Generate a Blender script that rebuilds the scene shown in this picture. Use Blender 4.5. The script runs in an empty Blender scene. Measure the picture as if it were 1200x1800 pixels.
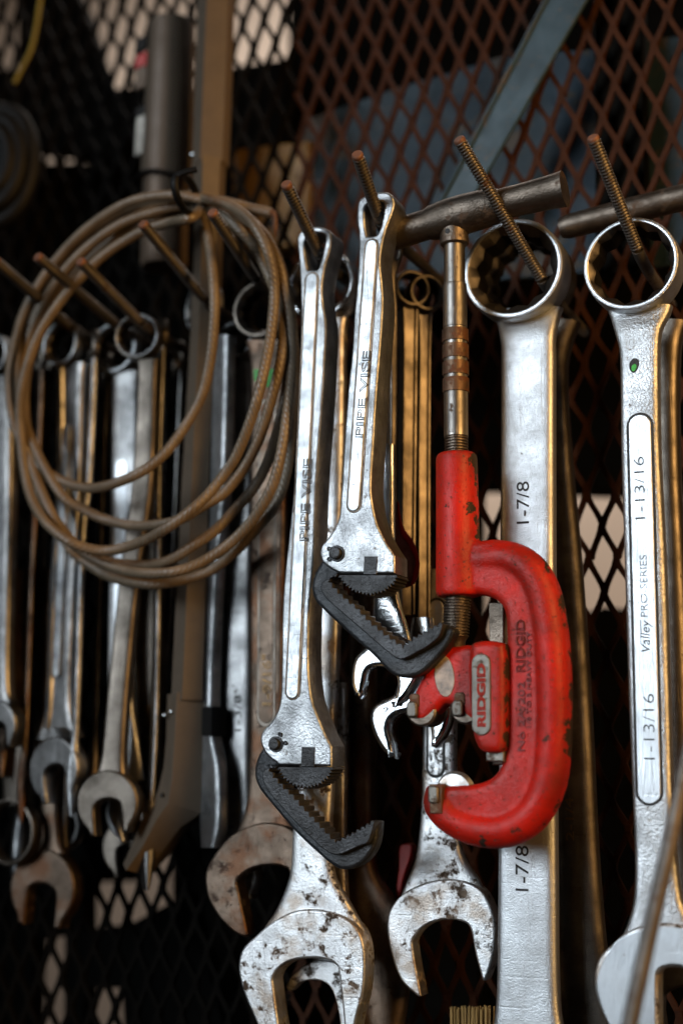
import bpy, bmesh, math, random
from mathutils import Vector, Matrix
from mathutils.geometry import tessellate_polygon
from mathutils.bvhtree import BVHTree
random.seed(7)
scene = bpy.context.scene
COL = scene.collection
PI = math.pi
rad = math.radians

# ------------------------------------------------------------------ camera
YAW, PITCH, FPX = rad(24), rad(10), 2500.0
FW = Vector((-math.sin(YAW)*math.cos(PITCH), math.cos(YAW)*math.cos(PITCH), math.sin(PITCH)))
RT = Vector((math.cos(YAW), math.sin(YAW), 0))
UP = RT.cross(FW)
CAM = Vector((0, -.1, 1.4)) - .97*FW
cd = bpy.data.cameras.new('camera'); cam = bpy.data.objects.new('camera', cd); COL.objects.link(cam)
cam.matrix_world = Matrix(((RT.x, UP.x, -FW.x, CAM.x), (RT.y, UP.y, -FW.y, CAM.y), (RT.z, UP.z, -FW.z, CAM.z), (0, 0, 0, 1)))
cd.sensor_fit = 'VERTICAL'; cd.sensor_height = 36; cd.lens = 50
cd.clip_start = .02; cd.clip_end = 50
cd.dof.use_dof = True; cd.dof.focus_distance = .915; cd.dof.aperture_fstop = 2.2; cd.dof.aperture_blades = 0
scene.camera = cam

# ------------------------------------------------------------------ world and lamps
w = bpy.data.worlds.new('World'); scene.world = w; w.use_nodes = True
bg = w.node_tree.nodes['Background']; bg.inputs[0].default_value = (1, .9, .75, 1); bg.inputs[1].default_value = .0015

def area(name, loc, target, sx, sy, power, col, spread=180):
    l = bpy.data.lights.new(name, 'AREA'); l.shape = 'RECTANGLE'; l.size = sx; l.size_y = sy; l.energy = power; l.color = col
    l.spread = rad(spread)
    o = bpy.data.objects.new(name, l); COL.objects.link(o); o.location = loc
    o.rotation_euler = (Vector(target) - Vector(loc)).to_track_quat('-Z', 'Y').to_euler()
    return o
area('doorway_daylight', (-.62, -1.75, 1.72), (.20, -.05, 1.22), 1.0, 1.6, 3.4, (.84, .93, 1.0), 36)
area('warm_lamp', (1.14, -.72, 1.72), (-.15, -.08, 1.4), .26, .9, 6.0, (1, .55, .18), 110)
area('back_daylight', (-.3, .62, 2.6), (-.3, 1.25, 1.4), 1.6, .3, 21, (1, .90, .82))

vs = scene.view_settings; vs.view_transform = 'Standard'; vs.look = 'None'; vs.gamma = 1; vs.exposure = 0; vs.use_curve_mapping = False

# ------------------------------------------------------------------ frames: where a line of sight meets a plane at its own depth
def ray(px, py): return FW + RT*((px-600)/FPX) + UP*((900-py)/FPX)
def at(px, py, d):
    r = ray(px, py); return CAM + r*((-d-CAM.y)/r.y)
class Pl:
    """plane through a point d metres in front of the mesh; yaw turns its face to the right, pitch leans its top back"""
    def __init__(s, px, py, d, yaw=0, pitch=0):
        s.O = at(px, py, d)
        m = Matrix.Rotation(rad(yaw), 3, 'Z') @ Matrix.Rotation(-rad(pitch), 3, 'X')
        s.u = m @ Vector((1, 0, 0)); s.n = m @ Vector((0, -1, 0)); s.v = m @ Vector((0, 0, 1))
        s.s = (s.O-CAM).dot(FW)/FPX
    def uv(s, p):
        r = ray(p[0], p[1]); q = CAM + r*((s.O-CAM).dot(s.n)/r.dot(s.n)) - s.O
        return Vector((q.dot(s.u), q.dot(s.v)))
    def mat(s):
        return Matrix(((s.u.x, s.v.x, s.n.x, s.O.x), (s.u.y, s.v.y, s.n.y, s.O.y), (s.u.z, s.v.z, s.n.z, s.O.z), (0, 0, 0, 1)))

# ------------------------------------------------------------------ object helpers
def thing(name, label, cat, pl, group=None):
    o = bpy.data.objects.new(name, None); COL.objects.link(o); o.empty_display_size = .02
    o.matrix_world = pl.mat() if isinstance(pl, Pl) else pl
    o['label'] = label; o['category'] = cat
    if group: o['group'] = group
    return o
def mesh_obj(name, verts, faces, mat, parent=None, smooth=True, angle=38):
    me = bpy.data.meshes.new(name); me.from_pydata([tuple(v) for v in verts], [], faces)
    return link_mesh(name, me, mat, parent, smooth, angle)
def link_mesh(name, me, mat, parent=None, smooth=True, angle=38, fixn=True):
    if fixn:
        bm = bmesh.new(); bm.from_mesh(me); bmesh.ops.recalc_face_normals(bm, faces=bm.faces); bm.to_mesh(me); bm.free()
    if smooth:
        me.polygons.foreach_set('use_smooth', [True]*len(me.polygons)); me.set_sharp_from_angle(angle=rad(angle))
    if mat: me.materials.append(mat)
    o = bpy.data.objects.new(name, me); COL.objects.link(o)
    if parent: o.parent = parent
    return o
def tag(o, label, cat, group=None, kind=None):
    if label: o['label'] = label
    if cat: o['category'] = cat
    if group: o['group'] = group
    if kind: o['kind'] = kind
    return o

def cr(pts, n=6, closed=True):
    """Catmull-Rom through the points; a point (x, y, 1) is a corner"""
    P = [Vector(p[:2]) for p in pts]; K = [len(p) > 2 and p[2] == 1 for p in pts]; N = len(P); out = []
    for i in range(N if closed else N-1):
        p1, p2 = P[i], P[(i+1) % N]
        p0 = P[i-1] if (closed or i > 0) else p1; p3 = P[(i+2) % N] if (closed or i+2 < N) else p2
        if K[i]: p0 = p1
        if K[(i+1) % N]: p3 = p2
        m = 1 if (K[i] and K[(i+1) % N]) else n
        for k in range(m):
            t = k/m
            out.append(.5*((2*p1)+(p2-p0)*t+(2*p0-5*p1+4*p2-p3)*t*t+(3*p1-p0-3*p2+p3)*t**3))
    if not closed: out.append(P[-1])
    return out
def cr3(pts, n=8):
    P = [Vector(p) for p in pts]; out = []
    for i in range(len(P)-1):
        p1, p2 = P[i], P[i+1]; p0 = P[max(i-1, 0)]; p3 = P[min(i+2, len(P)-1)]
        for k in range(n):
            t = k/n; out.append(.5*((2*p1)+(p2-p0)*t+(2*p0-5*p1+4*p2-p3)*t*t+(3*p1-p0-3*p2+p3)*t**3))
    out.append(P[-1]); return out
def dedup(L, eps=1e-5):
    o = []
    for p in L:
        if not o or (p-o[-1]).length > eps: o.append(p)
    while len(o) > 2 and (o[0]-o[-1]).length < eps: o.pop()
    return o
def s_area(L): return sum(L[i].x*L[(i+1) % len(L)].y-L[(i+1) % len(L)].x*L[i].y for i in range(len(L)))/2
def inset(L, b):
    """offset a closed CCW loop inwards by b"""
    N = len(L); out = []
    for i in range(N):
        a = (L[i]-L[i-1]); c = (L[(i+1) % N]-L[i])
        a = a.normalized() if a.length > 1e-9 else Vector((1, 0)); c = c.normalized() if c.length > 1e-9 else a
        n1 = Vector((-a.y, a.x)); n2 = Vector((-c.y, c.x)); m = n1+n2
        if m.length < .3: m = n1
        m.normalize(); k = 1/max(.55, m.dot(n1))
        out.append(L[i]+m*b*k)
    return out
def slab_geo(loop, t, b=.001, holes=(), z0=0.0, seg=4, dome=0.0):
    """closed plate: front at z0, back at z0-t, rounded rims of radius b; caps have vertices of their own"""
    V, Fc = [], []
    loops = [(dedup(list(loop)), 1)] + [(dedup(list(h)), -1) for h in holes]
    steps = []
    for k in range(seg+1):
        a = PI/2*k/seg; steps.append((b*(1-math.sin(a)), -b*(1-math.cos(a))))
    prof = steps + [(i, -t-z) for i, z in reversed(steps)]
    fr, bk = [], []
    for L, sg in loops:
        if (s_area(L) > 0) != (sg > 0): L.reverse()
        N = len(L); base = len(V)
        for i, z in prof:
            for p in (inset(L, i) if i > 1e-9 else L): V.append(Vector((p.x, p.y, z0+z)))
        for k in range(len(prof)-1):
            for i in range(N):
                j = (i+1) % N; Fc.append((base+k*N+i, base+(k+1)*N+i, base+(k+1)*N+j, base+k*N+j))
        fr.append([V[base+i].copy() for i in range(N)]); bk.append([V[base+(len(prof)-1)*N+i].copy() for i in range(N)])
    for caps, flip in ((fr, False), (bk, True)):
        base = len(V)
        for L in caps: V += L
        for tri in tessellate_polygon([[Vector((p.x, p.y, 0)) for p in L] for L in caps]):
            Fc.append(tuple(base+i for i in (reversed(tri) if flip else tri)))
    return V, Fc
def fix_caps(V, Fc):
    # turn every face of a flat cap to look outwards
    return V, Fc
def slab(root, name, loop, t, mat, b=.001, holes=(), z0=0.0, seg=4, angle=38):
    V, Fc = slab_geo(loop, t, b, holes, z0, seg)
    me = bpy.data.meshes.new(name); me.from_pydata([tuple(v) for v in V], [], Fc)
    # orient caps and sides separately: they are separate shells, so decide by hand
    bm = bmesh.new(); bm.from_mesh(me); bm.faces.ensure_lookup_table()
    zc = z0-t/2
    side = [f for f in bm.faces if len(f.verts) == 4]; caps = [f for f in bm.faces if len(f.verts) == 3]
    for f in caps:
        f.normal_update()
        if (f.normal.z > 0) != (f.calc_center_median().z > zc): f.normal_flip()
    bmesh.ops.recalc_face_normals(bm, faces=side)
    bm.to_mesh(me); bm.free()
    return link_mesh(name, me, mat, root, True, angle, fixn=False)
def U(pl, pts, n=6, closed=True):
    c = cr(pts, n, closed); return [pl.uv(p) for p in c]

def loft(root, name, pl, st, prof, mat, n=6, z0=0.0, angle=50):
    """shank through stations (lx, ly, rx, ry[, zoff in m]); prof: closed loop of (s in -1..1, z in m)"""
    A = cr([(a[0], a[1]) for a in st], n, False); B = cr([(a[2], a[3]) for a in st], n, False)
    Z = cr([(i, (a[4] if len(a) > 4 else 0)*1000) for i, a in enumerate(st)], n, False)
    V, Fc = [], []; m = len(prof)
    for a, b_, z in zip(A, B, Z):
        l = pl.uv(a); r = pl.uv(b_); c = (l+r)/2; h = (r-l)/2
        for s, zz in prof: p = c+h*s; V.append((p.x, p.y, z0+zz+z.y/1000))
    for k in range(len(A)-1):
        for i in range(m):
            j = (i+1) % m; Fc.append((k*m+i, k*m+j, (k+1)*m+j, (k+1)*m+i))
    Fc.append(tuple(range(m))); Fc.append(tuple(reversed(range((len(A)-1)*m, len(A)*m))))
    return mesh_obj(name, V, Fc, mat, root, True, angle)
def worn_sides(o):
    o.data.materials.append(M['teeth'])
    for f in o.data.polygons:
        if abs(f.normal.z) < .6: f.material_index = 1
    return o
def sup(t, n=4.0, m=3.0, k=32):
    out = []
    for i in range(k):
        a = 2*PI*(i+.5)/k; c, s = math.cos(a), math.sin(a)
        out.append((math.copysign(abs(c)**(2/n), c), -t/2+t/2*math.copysign(abs(s)**(2/m), s)))
    return out
def ibeam(t, rim=.3, depth=.0015):
    d = depth; e = .0012
    f = [(-1, -e), (-.97, -.3*e), (-.92, 0), (-1+rim, 0), (-1+rim+.1, -d), (1-rim-.1, -d), (1-rim, 0), (.92, 0), (.97, -.3*e), (1, -e)]
    return [(s, z) for s, z in f] + [(s, -t-z) for s, z in reversed(f)]
def hex12(a, th):
    def hx(x): return a/math.cos((x % (PI/3))-PI/6)
    return max(hx(th), hx(th+PI/6))
def ring(root, name, pl, c, R, mat, t=.02, z0=.004, rim=.86, hole=.72, cone=.25, b=.0015, k=192, tilt=0.0, twelve=True, bright=False):
    c = pl.uv(c) if pl else Vector((0, 0)); V, Fc = [], []
    prof = [(R-b, -t), (R-.3*b, -t+.3*b), (R, -t+b), (R+.0004, -t/2), (R, -b), (R-.3*b, -.3*b), (R-b, 0), (rim*R+.0005, 0), (rim*R, -.0003)]
    m = len(prof)+3
    for i in range(k):
        th = 2*PI*i/k; hr = hex12(hole*R*.9, th+.2) if twelve else hole*R
        for r, z in prof+[(hr+.0004, -cone*t), (hr, -cone*t-.0006), (hr, -t)]:
            y = r*math.sin(th)
            V.append((c.x+r*math.cos(th), c.y+y, z0+z+y*tilt))
    for i in range(k):
        j = (i+1) % k
        for q in range(m):
            w_ = (q+1) % m; Fc.append((i*m+q, j*m+q, j*m+w_, i*m+w_))
    o = mesh_obj(name, V, Fc, mat, root, True, 32)
    o.data.materials.append(M['cone']); o.data.materials.append(M['hole']); o.data.materials.append(M['pad'] if bright else mat)
    for f in o.data.polygons:
        q = f.index % m
        if q in (8, 9): f.material_index = 1
        elif q == 10: f.material_index = 2
        elif q in (6, 7): f.material_index = 3
    return o
def tube_geo(path, rx, rz=None, k=16, up=Vector((0, 0, 1)), cap=True, fn=None):
    """sweep an ellipse; rx in the plane across the path, rz along 'up'"""
    V, Fc = [], []; N = len(path); rx = rx if isinstance(rx, list) else [rx]*N; rz = rx if rz is None else (rz if isinstance(rz, list) else [rz]*N)
    s = 0
    for i, p in enumerate(path):
        t = (path[min(i+1, N-1)]-path[max(i-1, 0)]).normalized()
        x = t.cross(up)
        x = x.normalized() if x.length > 1e-6 else Vector((1, 0, 0)); y = x.cross(t).normalized()
        if i: s += (path[i]-path[i-1]).length
        for j in range(k):
            a = 2*PI*j/k; f = fn(a, s) if fn else 1
            V.append(p+x*(rx[i]*f*math.cos(a))+y*(rz[i]*f*math.sin(a)))
    for i in range(N-1):
        for j in range(k):
            q = (j+1) % k; Fc.append((i*k+j, i*k+q, (i+1)*k+q, (i+1)*k+j))
    if cap: Fc.append(tuple(reversed(range(k)))); Fc.append(tuple(range((N-1)*k, N*k)))
    return V, Fc
def tube(root, name, path, r, mat, k=16, up=Vector((0, 0, 1)), rz=None, angle=40, fn=None):
    V, Fc = tube_geo(path, r, rz, k, up, True, fn); return mesh_obj(name, V, Fc, mat, root, True, angle)
def lathe(root, name, p0, axis, prof, mat, k=28, angle=35):
    """prof: (distance along axis, radius)"""
    a = axis.normalized(); x = a.orthogonal().normalized(); y = a.cross(x); V, Fc = [], []; m = len(prof)
    for h, r in prof:
        for j in range(k):
            t = 2*PI*j/k; V.append(p0+a*h+x*(r*math.cos(t))+y*(r*math.sin(t)))
    for i in range(m-1):
        for j in range(k):
            q = (j+1) % k; Fc.append((i*k+j, i*k+q, (i+1)*k+q, (i+1)*k+j))
    Fc.append(tuple(reversed(range(k)))); Fc.append(tuple(range((m-1)*k, m*k)))
    return mesh_obj(name, V, Fc, mat, root, True, angle)
def remeshed(geos, voxel, smooth):
    me = bpy.data.meshes.new('tmp'); V, Fc = [], []
    for v, f in geos:
        b = len(V); V += [tuple(x) for x in v]; Fc += [tuple(i+b for i in q) for q in f]
    me.from_pydata(V, [], Fc)
    bm = bmesh.new(); bm.from_mesh(me); bmesh.ops.remove_doubles(bm, verts=bm.verts, dist=1e-6); bmesh.ops.recalc_face_normals(bm, faces=bm.faces); bm.to_mesh(me); bm.free()
    o = bpy.data.objects.new('tmp', me); COL.objects.link(o)
    r = o.modifiers.new('r', 'REMESH'); r.mode = 'VOXEL'; r.voxel_size = voxel
    s = o.modifiers.new('s', 'SMOOTH'); s.factor = .5; s.iterations = smooth
    bpy.context.view_layer.update()
    out = bpy.data.meshes.new_from_object(o.evaluated_get(bpy.context.evaluated_depsgraph_get()))
    bpy.data.objects.remove(o); return out
def text(root, pl, body, p0, p1, h, z, mat, name='lettering', extrude=.0002, outline=0, shear=0, drape=None, thin=0.0):
    """lettering whose baseline runs from p0 to p1 (pixels) with capitals h pixels tall"""
    cu = bpy.data.curves.new('t', 'FONT'); cu.body = body; cu.size = 1; cu.shear = shear; cu.resolution_u = 4; cu.offset = thin
    if outline:
        cu.fill_mode = 'NONE'; cu.bevel_depth = outline; cu.bevel_resolution = 1
    else: cu.extrude = .5
    o = bpy.data.objects.new('t', cu); COL.objects.link(o); bpy.context.view_layer.update()
    me = bpy.data.meshes.new_from_object(o.evaluated_get(bpy.context.evaluated_depsgraph_get()))
    bpy.data.objects.remove(o)
    xs = [v.co.x for v in me.vertices]; x0, x1 = min(xs), max(xs)
    a, b = pl.uv(p0), pl.uv(p1); d = b-a; n = Vector((-d.y, d.x)).normalized(); hh = h*pl.s
    zz = [v.co.z for v in me.vertices]; zs = max(max(zz), 1e-6)
    for v in me.vertices:
        q = a+d*((v.co.x-x0)/(x1-x0))+n*(v.co.y/.70*hh)
        zb = z
        if drape:
            hit = drape.ray_cast(Vector((q.x, q.y, .1)), Vector((0, 0, -1)))
            if hit[0]: zb = hit[0].z
        v.co = (q.x, q.y, zb+v.co.z/zs*extrude)
    return link_mesh(name, me, mat, root, False)

# ------------------------------------------------------------------ materials
def nt_new(name):
    m = bpy.data.materials.new(name); m.use_nodes = True; nt = m.node_tree; return m, nt, nt.nodes['Principled BSDF']
def N_(nt, t, **kw):
    n = nt.nodes.new(t)
    for k, v in kw.items(): setattr(n, k, v)
    return n
def coords(nt):
    tc = N_(nt, 'ShaderNodeTexCoord'); oi = N_(nt, 'ShaderNodeObjectInfo'); ad = N_(nt, 'ShaderNodeVectorMath', operation='ADD')
    nt.links.new(tc.outputs['Object'], ad.inputs[0]); nt.links.new(oi.outputs['Random'], ad.inputs[1]); return ad.outputs[0]
def noise(nt, vec, scale, detail=6, rough=.6, stretch=None):
    if stretch:
        mp = N_(nt, 'ShaderNodeMapping'); mp.inputs['Scale'].default_value = stretch; nt.links.new(vec, mp.inputs[0]); vec = mp.outputs[0]
    n = N_(nt, 'ShaderNodeTexNoise'); n.inputs['Scale'].default_value = scale; n.inputs['Detail'].default_value = detail; n.inputs['Roughness'].default_value = rough
    nt.links.new(vec, n.inputs['Vector']); return n.outputs['Fac']
def ramp(nt, fac, p0, p1, c0=(0, 0, 0, 1), c1=(1, 1, 1, 1)):
    r = N_(nt, 'ShaderNodeValToRGB'); r.color_ramp.elements[0].position = p0; r.color_ramp.elements[1].position = p1
    r.color_ramp.elements[0].color = c0; r.color_ramp.elements[1].color = c1; nt.links.new(fac, r.inputs[0]); return r.outputs[0]
def mixc(nt, fac, a, b):
    m = N_(nt, 'ShaderNodeMix', data_type='RGBA')
    for sock, v in ((m.inputs[6], a), (m.inputs[7], b)):
        if isinstance(v, tuple): sock.default_value = (*v, 1) if len(v) == 3 else v
        else: nt.links.new(v, sock)
    nt.links.new(fac, m.inputs[0]) if not isinstance(fac, float) else setattr(m.inputs[0], 'default_value', fac)
    return m.outputs[2]
def mixf(nt, fac, a, b):
    m = N_(nt, 'ShaderNodeMix', data_type='FLOAT')
    for sock, v in ((m.inputs[2], a), (m.inputs[3], b)):
        if isinstance(v, (int, float)): sock.default_value = v
        else: nt.links.new(v, sock)
    nt.links.new(fac, m.inputs[0]); return m.outputs[0]
def mathn(nt, op, a, b):
    m = N_(nt, 'ShaderNodeMath', operation=op)
    for s, v in ((m.inputs[0], a), (m.inputs[1], b)):
        if isinstance(v, (int, float)): s.default_value = v
        else: nt.links.new(v, s)
    return m.outputs[0]
def bump(nt, h, strength, dist, normal=None):
    b = N_(nt, 'ShaderNodeBump'); b.inputs['Strength'].default_value = strength; b.inputs['Distance'].default_value = dist
    nt.links.new(h, b.inputs['Height'])
    if normal: nt.links.new(normal, b.inputs['Normal'])
    return b.outputs[0]
def steel(name, col=(.6, .62, .64), rough=.36, dirt=(.05, .035, .02), spots=.66, soft=.06, sscale=260, blot=.25, grain=.25, gscale=1500, metal=1.0, streak=False, rust=None, wave=0.0, wide=.4):
    """bare or plated steel: blotchy grey, fine grain, speckled dirt"""
    m, nt, p = nt_new(name); v = coords(nt)
    big = noise(nt, v, 45, 7, .62); med = noise(nt, v, sscale, 6, .68); med2 = noise(nt, v, sscale*.28, 5, .6)
    fine = noise(nt, v, gscale, 3, .6, (1, .12, 1) if streak else None)
    dark = tuple(c*(1-blot*1.6) for c in col)
    c = mixc(nt, ramp(nt, big, .38, .68), col, dark)
    f = mathn(nt, 'MULTIPLY_ADD', med2, .55); nt.nodes[-1].inputs[2].default_value = 0
    comb = mathn(nt, 'ADD', mathn(nt, 'MULTIPLY', med, 1-wide), mathn(nt, 'MULTIPLY', med2, wide))
    mask = ramp(nt, comb, spots-.02, spots-.02+soft)
    c = mixc(nt, mask, c, dirt)
    if rust:
        rm = ramp(nt, noise(nt, v, 30, 5, .6), .5, .62); c = mixc(nt, mathn(nt, 'MULTIPLY', rm, .8), c, rust)
    nt.links.new(c, p.inputs['Base Color'])
    r = mixf(nt, ramp(nt, big, .3, .7), rough-.06, rough+.1); r = mixf(nt, mask, r, .7); nt.links.new(r, p.inputs['Roughness'])
    nt.links.new(mixf(nt, mask, metal, metal*.35), p.inputs['Metallic'])
    scr = ramp(nt, noise(nt, v, 420, 3, .6, (1, .035, 1)), .60, .66); scr2 = ramp(nt, noise(nt, v, 300, 3, .6, (.05, 1, 1)), .63, .68)
    scr = mathn(nt, 'MAXIMUM', scr, scr2)
    n = bump(nt, fine, grain, .0005)
    n = bump(nt, scr, .25, -.0003, n)
    n = bump(nt, mask, .35, -.0004, n)
    if wave: n = bump(nt, noise(nt, v, 90, 3, .5), wave, .002, n)
    nt.links.new(n, p.inputs['Normal']); return m
def paint(name, col, rough=.38, chip=.68, chipcol=(.05, .035, .025), cscale=60, vary=.25, grain=.35, gscale=900, coat=.2, edge=False):
    m, nt, p = nt_new(name); v = coords(nt)
    big = noise(nt, v, 28, 6, .6); ch = noise(nt, v, cscale, 8, .68); sp = noise(nt, v, cscale*7, 4, .6); fine = noise(nt, v, gscale, 3, .6)
    c = mixc(nt, ramp(nt, big, .35, .7), col, tuple(x*(1-vary*1.5) for x in col))
    mask = ramp(nt, ch, chip, chip+.015)
    if edge:
        tcn = N_(nt, 'ShaderNodeTexCoord'); sx = N_(nt, 'ShaderNodeSeparateXYZ'); nt.links.new(tcn.outputs['Normal'], sx.inputs[0])
        out = mathn(nt, 'MULTIPLY', mathn(nt, 'MAXIMUM', mathn(nt, 'SUBTRACT', sx.outputs[0], .45), 0), .32)
        mask = mathn(nt, 'MAXIMUM', mask, ramp(nt, mathn(nt, 'ADD', noise(nt, v, 75, 8, .7), out), .65, .665))
        c = mixc(nt, mathn(nt, 'MULTIPLY', ramp(nt, noise(nt, v, 18, 6, .65), .48, .66), .65), c, (.14, .012, .006))
    spk = ramp(nt, sp, .60, .68); mask2 = mathn(nt, 'MAXIMUM', mask, mathn(nt, 'MULTIPLY', spk, .75))
    if edge:
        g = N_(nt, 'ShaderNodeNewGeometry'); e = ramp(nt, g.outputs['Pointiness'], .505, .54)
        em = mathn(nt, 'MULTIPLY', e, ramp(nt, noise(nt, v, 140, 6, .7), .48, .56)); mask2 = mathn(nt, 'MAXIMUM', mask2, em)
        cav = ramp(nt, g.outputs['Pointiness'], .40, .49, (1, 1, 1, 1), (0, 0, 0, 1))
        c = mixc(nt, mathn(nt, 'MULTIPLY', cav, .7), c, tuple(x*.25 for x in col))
    c = mixc(nt, mask2, c, chipcol); nt.links.new(c, p.inputs['Base Color'])
    nt.links.new(mixf(nt, mask2, mixf(nt, ramp(nt, noise(nt, v, 55, 6, .65), .36, .64), rough-.07, rough+.16), .6), p.inputs['Roughness'])
    nt.links.new(mathn(nt, 'MULTIPLY', mask, .6), p.inputs['Metallic'])
    p.inputs['Specular IOR Level'].default_value = .28; p.inputs['Coat Weight'].default_value = coat; p.inputs['Coat Roughness'].default_value = .3
    n = bump(nt, fine, grain, .0005); n = bump(nt, mask2, .5, -.0004, n); n = bump(nt, noise(nt, v, 160, 4, .6), .25, .001, n)
    nt.links.new(n, p.inputs['Normal']); return m
def plain(name, col, rough=.6, metal=0.0, vary=.3, scale=60, grain=.2, gscale=600, spec=.5):
    m, nt, p = nt_new(name); v = coords(nt)
    c = mixc(nt, ramp(nt, noise(nt, v, scale, 7, .65), .35, .7), col, tuple(x*(1-vary) for x in col)); nt.links.new(c, p.inputs['Base Color'])
    p.inputs['Roughness'].default_value = rough; p.inputs['Metallic'].default_value = metal; p.inputs['Specular IOR Level'].default_value = spec
    nt.links.new(bump(nt, noise(nt, v, gscale, 4, .6), grain, .0006), p.inputs['Normal']); return m

M = dict(
    satin=steel('satin_steel', (.60, .63, .66), .42, spots=.645, sscale=330, grain=.55, gscale=1000, blot=.2, wave=.05),
    cast=steel('pitted_steel', (.56, .58, .60), .40, spots=.62, sscale=420, grain=1.0, gscale=650, blot=.25),
    pad=steel('brushed_steel', (.62, .66, .70), .38, spots=.66, sscale=330, grain=.3, gscale=800, streak=True, blot=.12),
    plated=steel('plated_steel', (.50, .52, .54), .36, dirt=(.12, .09, .06), spots=.63, soft=.12, sscale=240, grain=.9, gscale=750, blot=.4, wave=.35),
    worn=steel('worn_steel', (.72, .74, .76), .42, dirt=(.045, .03, .018), spots=.555, soft=.06, sscale=300, grain=.45, gscale=800, blot=.12, rust=(.34, .27, .21), wide=.62),
    chrome=steel('chrome', (.66, .69, .72), .2, spots=.70, grain=.06, blot=.12, wave=.3),
    dull=steel('dull_steel', (.34, .34, .34), .38, spots=.66, grain=.35, blot=.3),
    dark=steel('dark_steel', (.20, .175, .15), .38, spots=.64, grain=.35, blot=.35),
    grey=steel('grey_steel', (.42, .43, .44), .42, spots=.62, sscale=180, grain=.35, blot=.35),
    patina=steel('brown_patina', (.20, .15, .115), .42, dirt=(.05, .03, .02), spots=.58, sscale=150, grain=.4, blot=.35, rust=(.13, .06, .032)),
    oxide=steel('black_oxide', (.035, .038, .043), .40, dirt=(.13, .13, .13), spots=.66, sscale=420, grain=1.0, gscale=520, metal=.5, blot=.4),
    teeth=steel('worn_teeth', (.15, .15, .15), .36, spots=.6, grain=.6, metal=.9),
    rod=steel('rusty_thread', (.16, .142, .125), .44, dirt=(.07, .03, .015), spots=.58, sscale=300, grain=.3, metal=.75),
    rodend=plain('rod_end', (.22, .10, .06), .6, .3),
    bar=steel('handle_steel', (.20, .165, .135), .44, dirt=(.06, .032, .018), spots=.56, soft=.1, sscale=130, grain=.6, gscale=700, blot=.4),
    shaft=steel('shaft_steel', (.22, .205, .19), .38, dirt=(.08, .04, .02), spots=.6, sscale=230, grain=.2),
    knurl=steel('knurl_rust', (.17, .11, .075), .5, dirt=(.12, .045, .02), spots=.5, sscale=300, grain=.2),
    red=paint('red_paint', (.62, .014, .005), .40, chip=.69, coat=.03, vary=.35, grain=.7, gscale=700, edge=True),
    redtext=paint('red_letter', (.15, .008, .005), .5, chip=.9),
    platetext=paint('plate_letter', (.34, .022, .012), .5, chip=.9),
    plate=steel('name_plate', (.25, .235, .21), .48, dirt=(.08, .06, .045), spots=.57, sscale=300, grain=.4),
    cone=steel('oily_cone', (.16, .145, .13), .42, spots=.6, grain=.4, blot=.35),
    hole=plain('oily_hole', (.008, .007, .006), .7, 0, .4, spec=.12),
    oily=steel('oily_steel', (.28, .28, .28), .34, spots=.62, grain=.3, blot=.4),
    rib=steel('rib_steel', (.50, .53, .56), .40, dirt=(.14, .11, .08), spots=.62, soft=.12, sscale=200, grain=.5, gscale=700, blot=.3, wave=.25, streak=True),
    ink=steel('engraving', (.012, .012, .012), .5, dirt=(.20, .20, .20), spots=.60, soft=.05, sscale=600, grain=.2, blot=.1, metal=.3),
    emboss=plain('embossed_grey', (.16, .165, .17), .4, 1.0),
    goldink=plain('faint_engraving', (.35, .22, .1), .35, 1.0),
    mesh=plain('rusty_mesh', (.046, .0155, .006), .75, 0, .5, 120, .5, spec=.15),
    shademesh=plain('shaded_mesh', (.005, .004, .003), .8, 0, .5, 120, .4, spec=.06),  # near-black base colour carries the backlit shade of the left mesh
    blue=paint('blue_grey_paint', (.028, .062, .094), .5, chip=.585, chipcol=(.10, .085, .07), cscale=26, vary=.25, coat=.1),
    cable=plain('cable_sheath', (.19, .143, .095), .38, 0, .45, 60, .3),
    core=plain('frayed_core', (.12, .05, .02), .6),
    black=plain('black_plastic', (.003, .003, .0032), .6, spec=.25),
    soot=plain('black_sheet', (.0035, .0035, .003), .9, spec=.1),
    beige=plain('plaster', (.62, .53, .45), .9, 0, .2, 4, .1, 40),
    taupe=steel('painted_channel', (.115, .087, .062), .5, spots=.74, grain=.2, blot=.12, metal=.1),
    taupe2=steel('brown_tube', (.14, .10, .07), .48, spots=.72, grain=.2, blot=.2, metal=.3),
    yellow=paint('yellow_case', (.42, .23, .05), .5, chip=.60, chipcol=(.02, .015, .01), cscale=40),
    cord=plain('hanging_cord', (.30, .24, .02), .5),
    bristle=plain('bristle', (.38, .22, .06), .6),
    green=plain('green_paint', (.025, .5, .035), .5, 0, .4, 300),
    sticker=plain('worn_sticker', (.45, .36, .28), .35, 0, .85, 120),
    redplain=plain('red_grip', (.45, .02, .015), .45),
)

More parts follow.
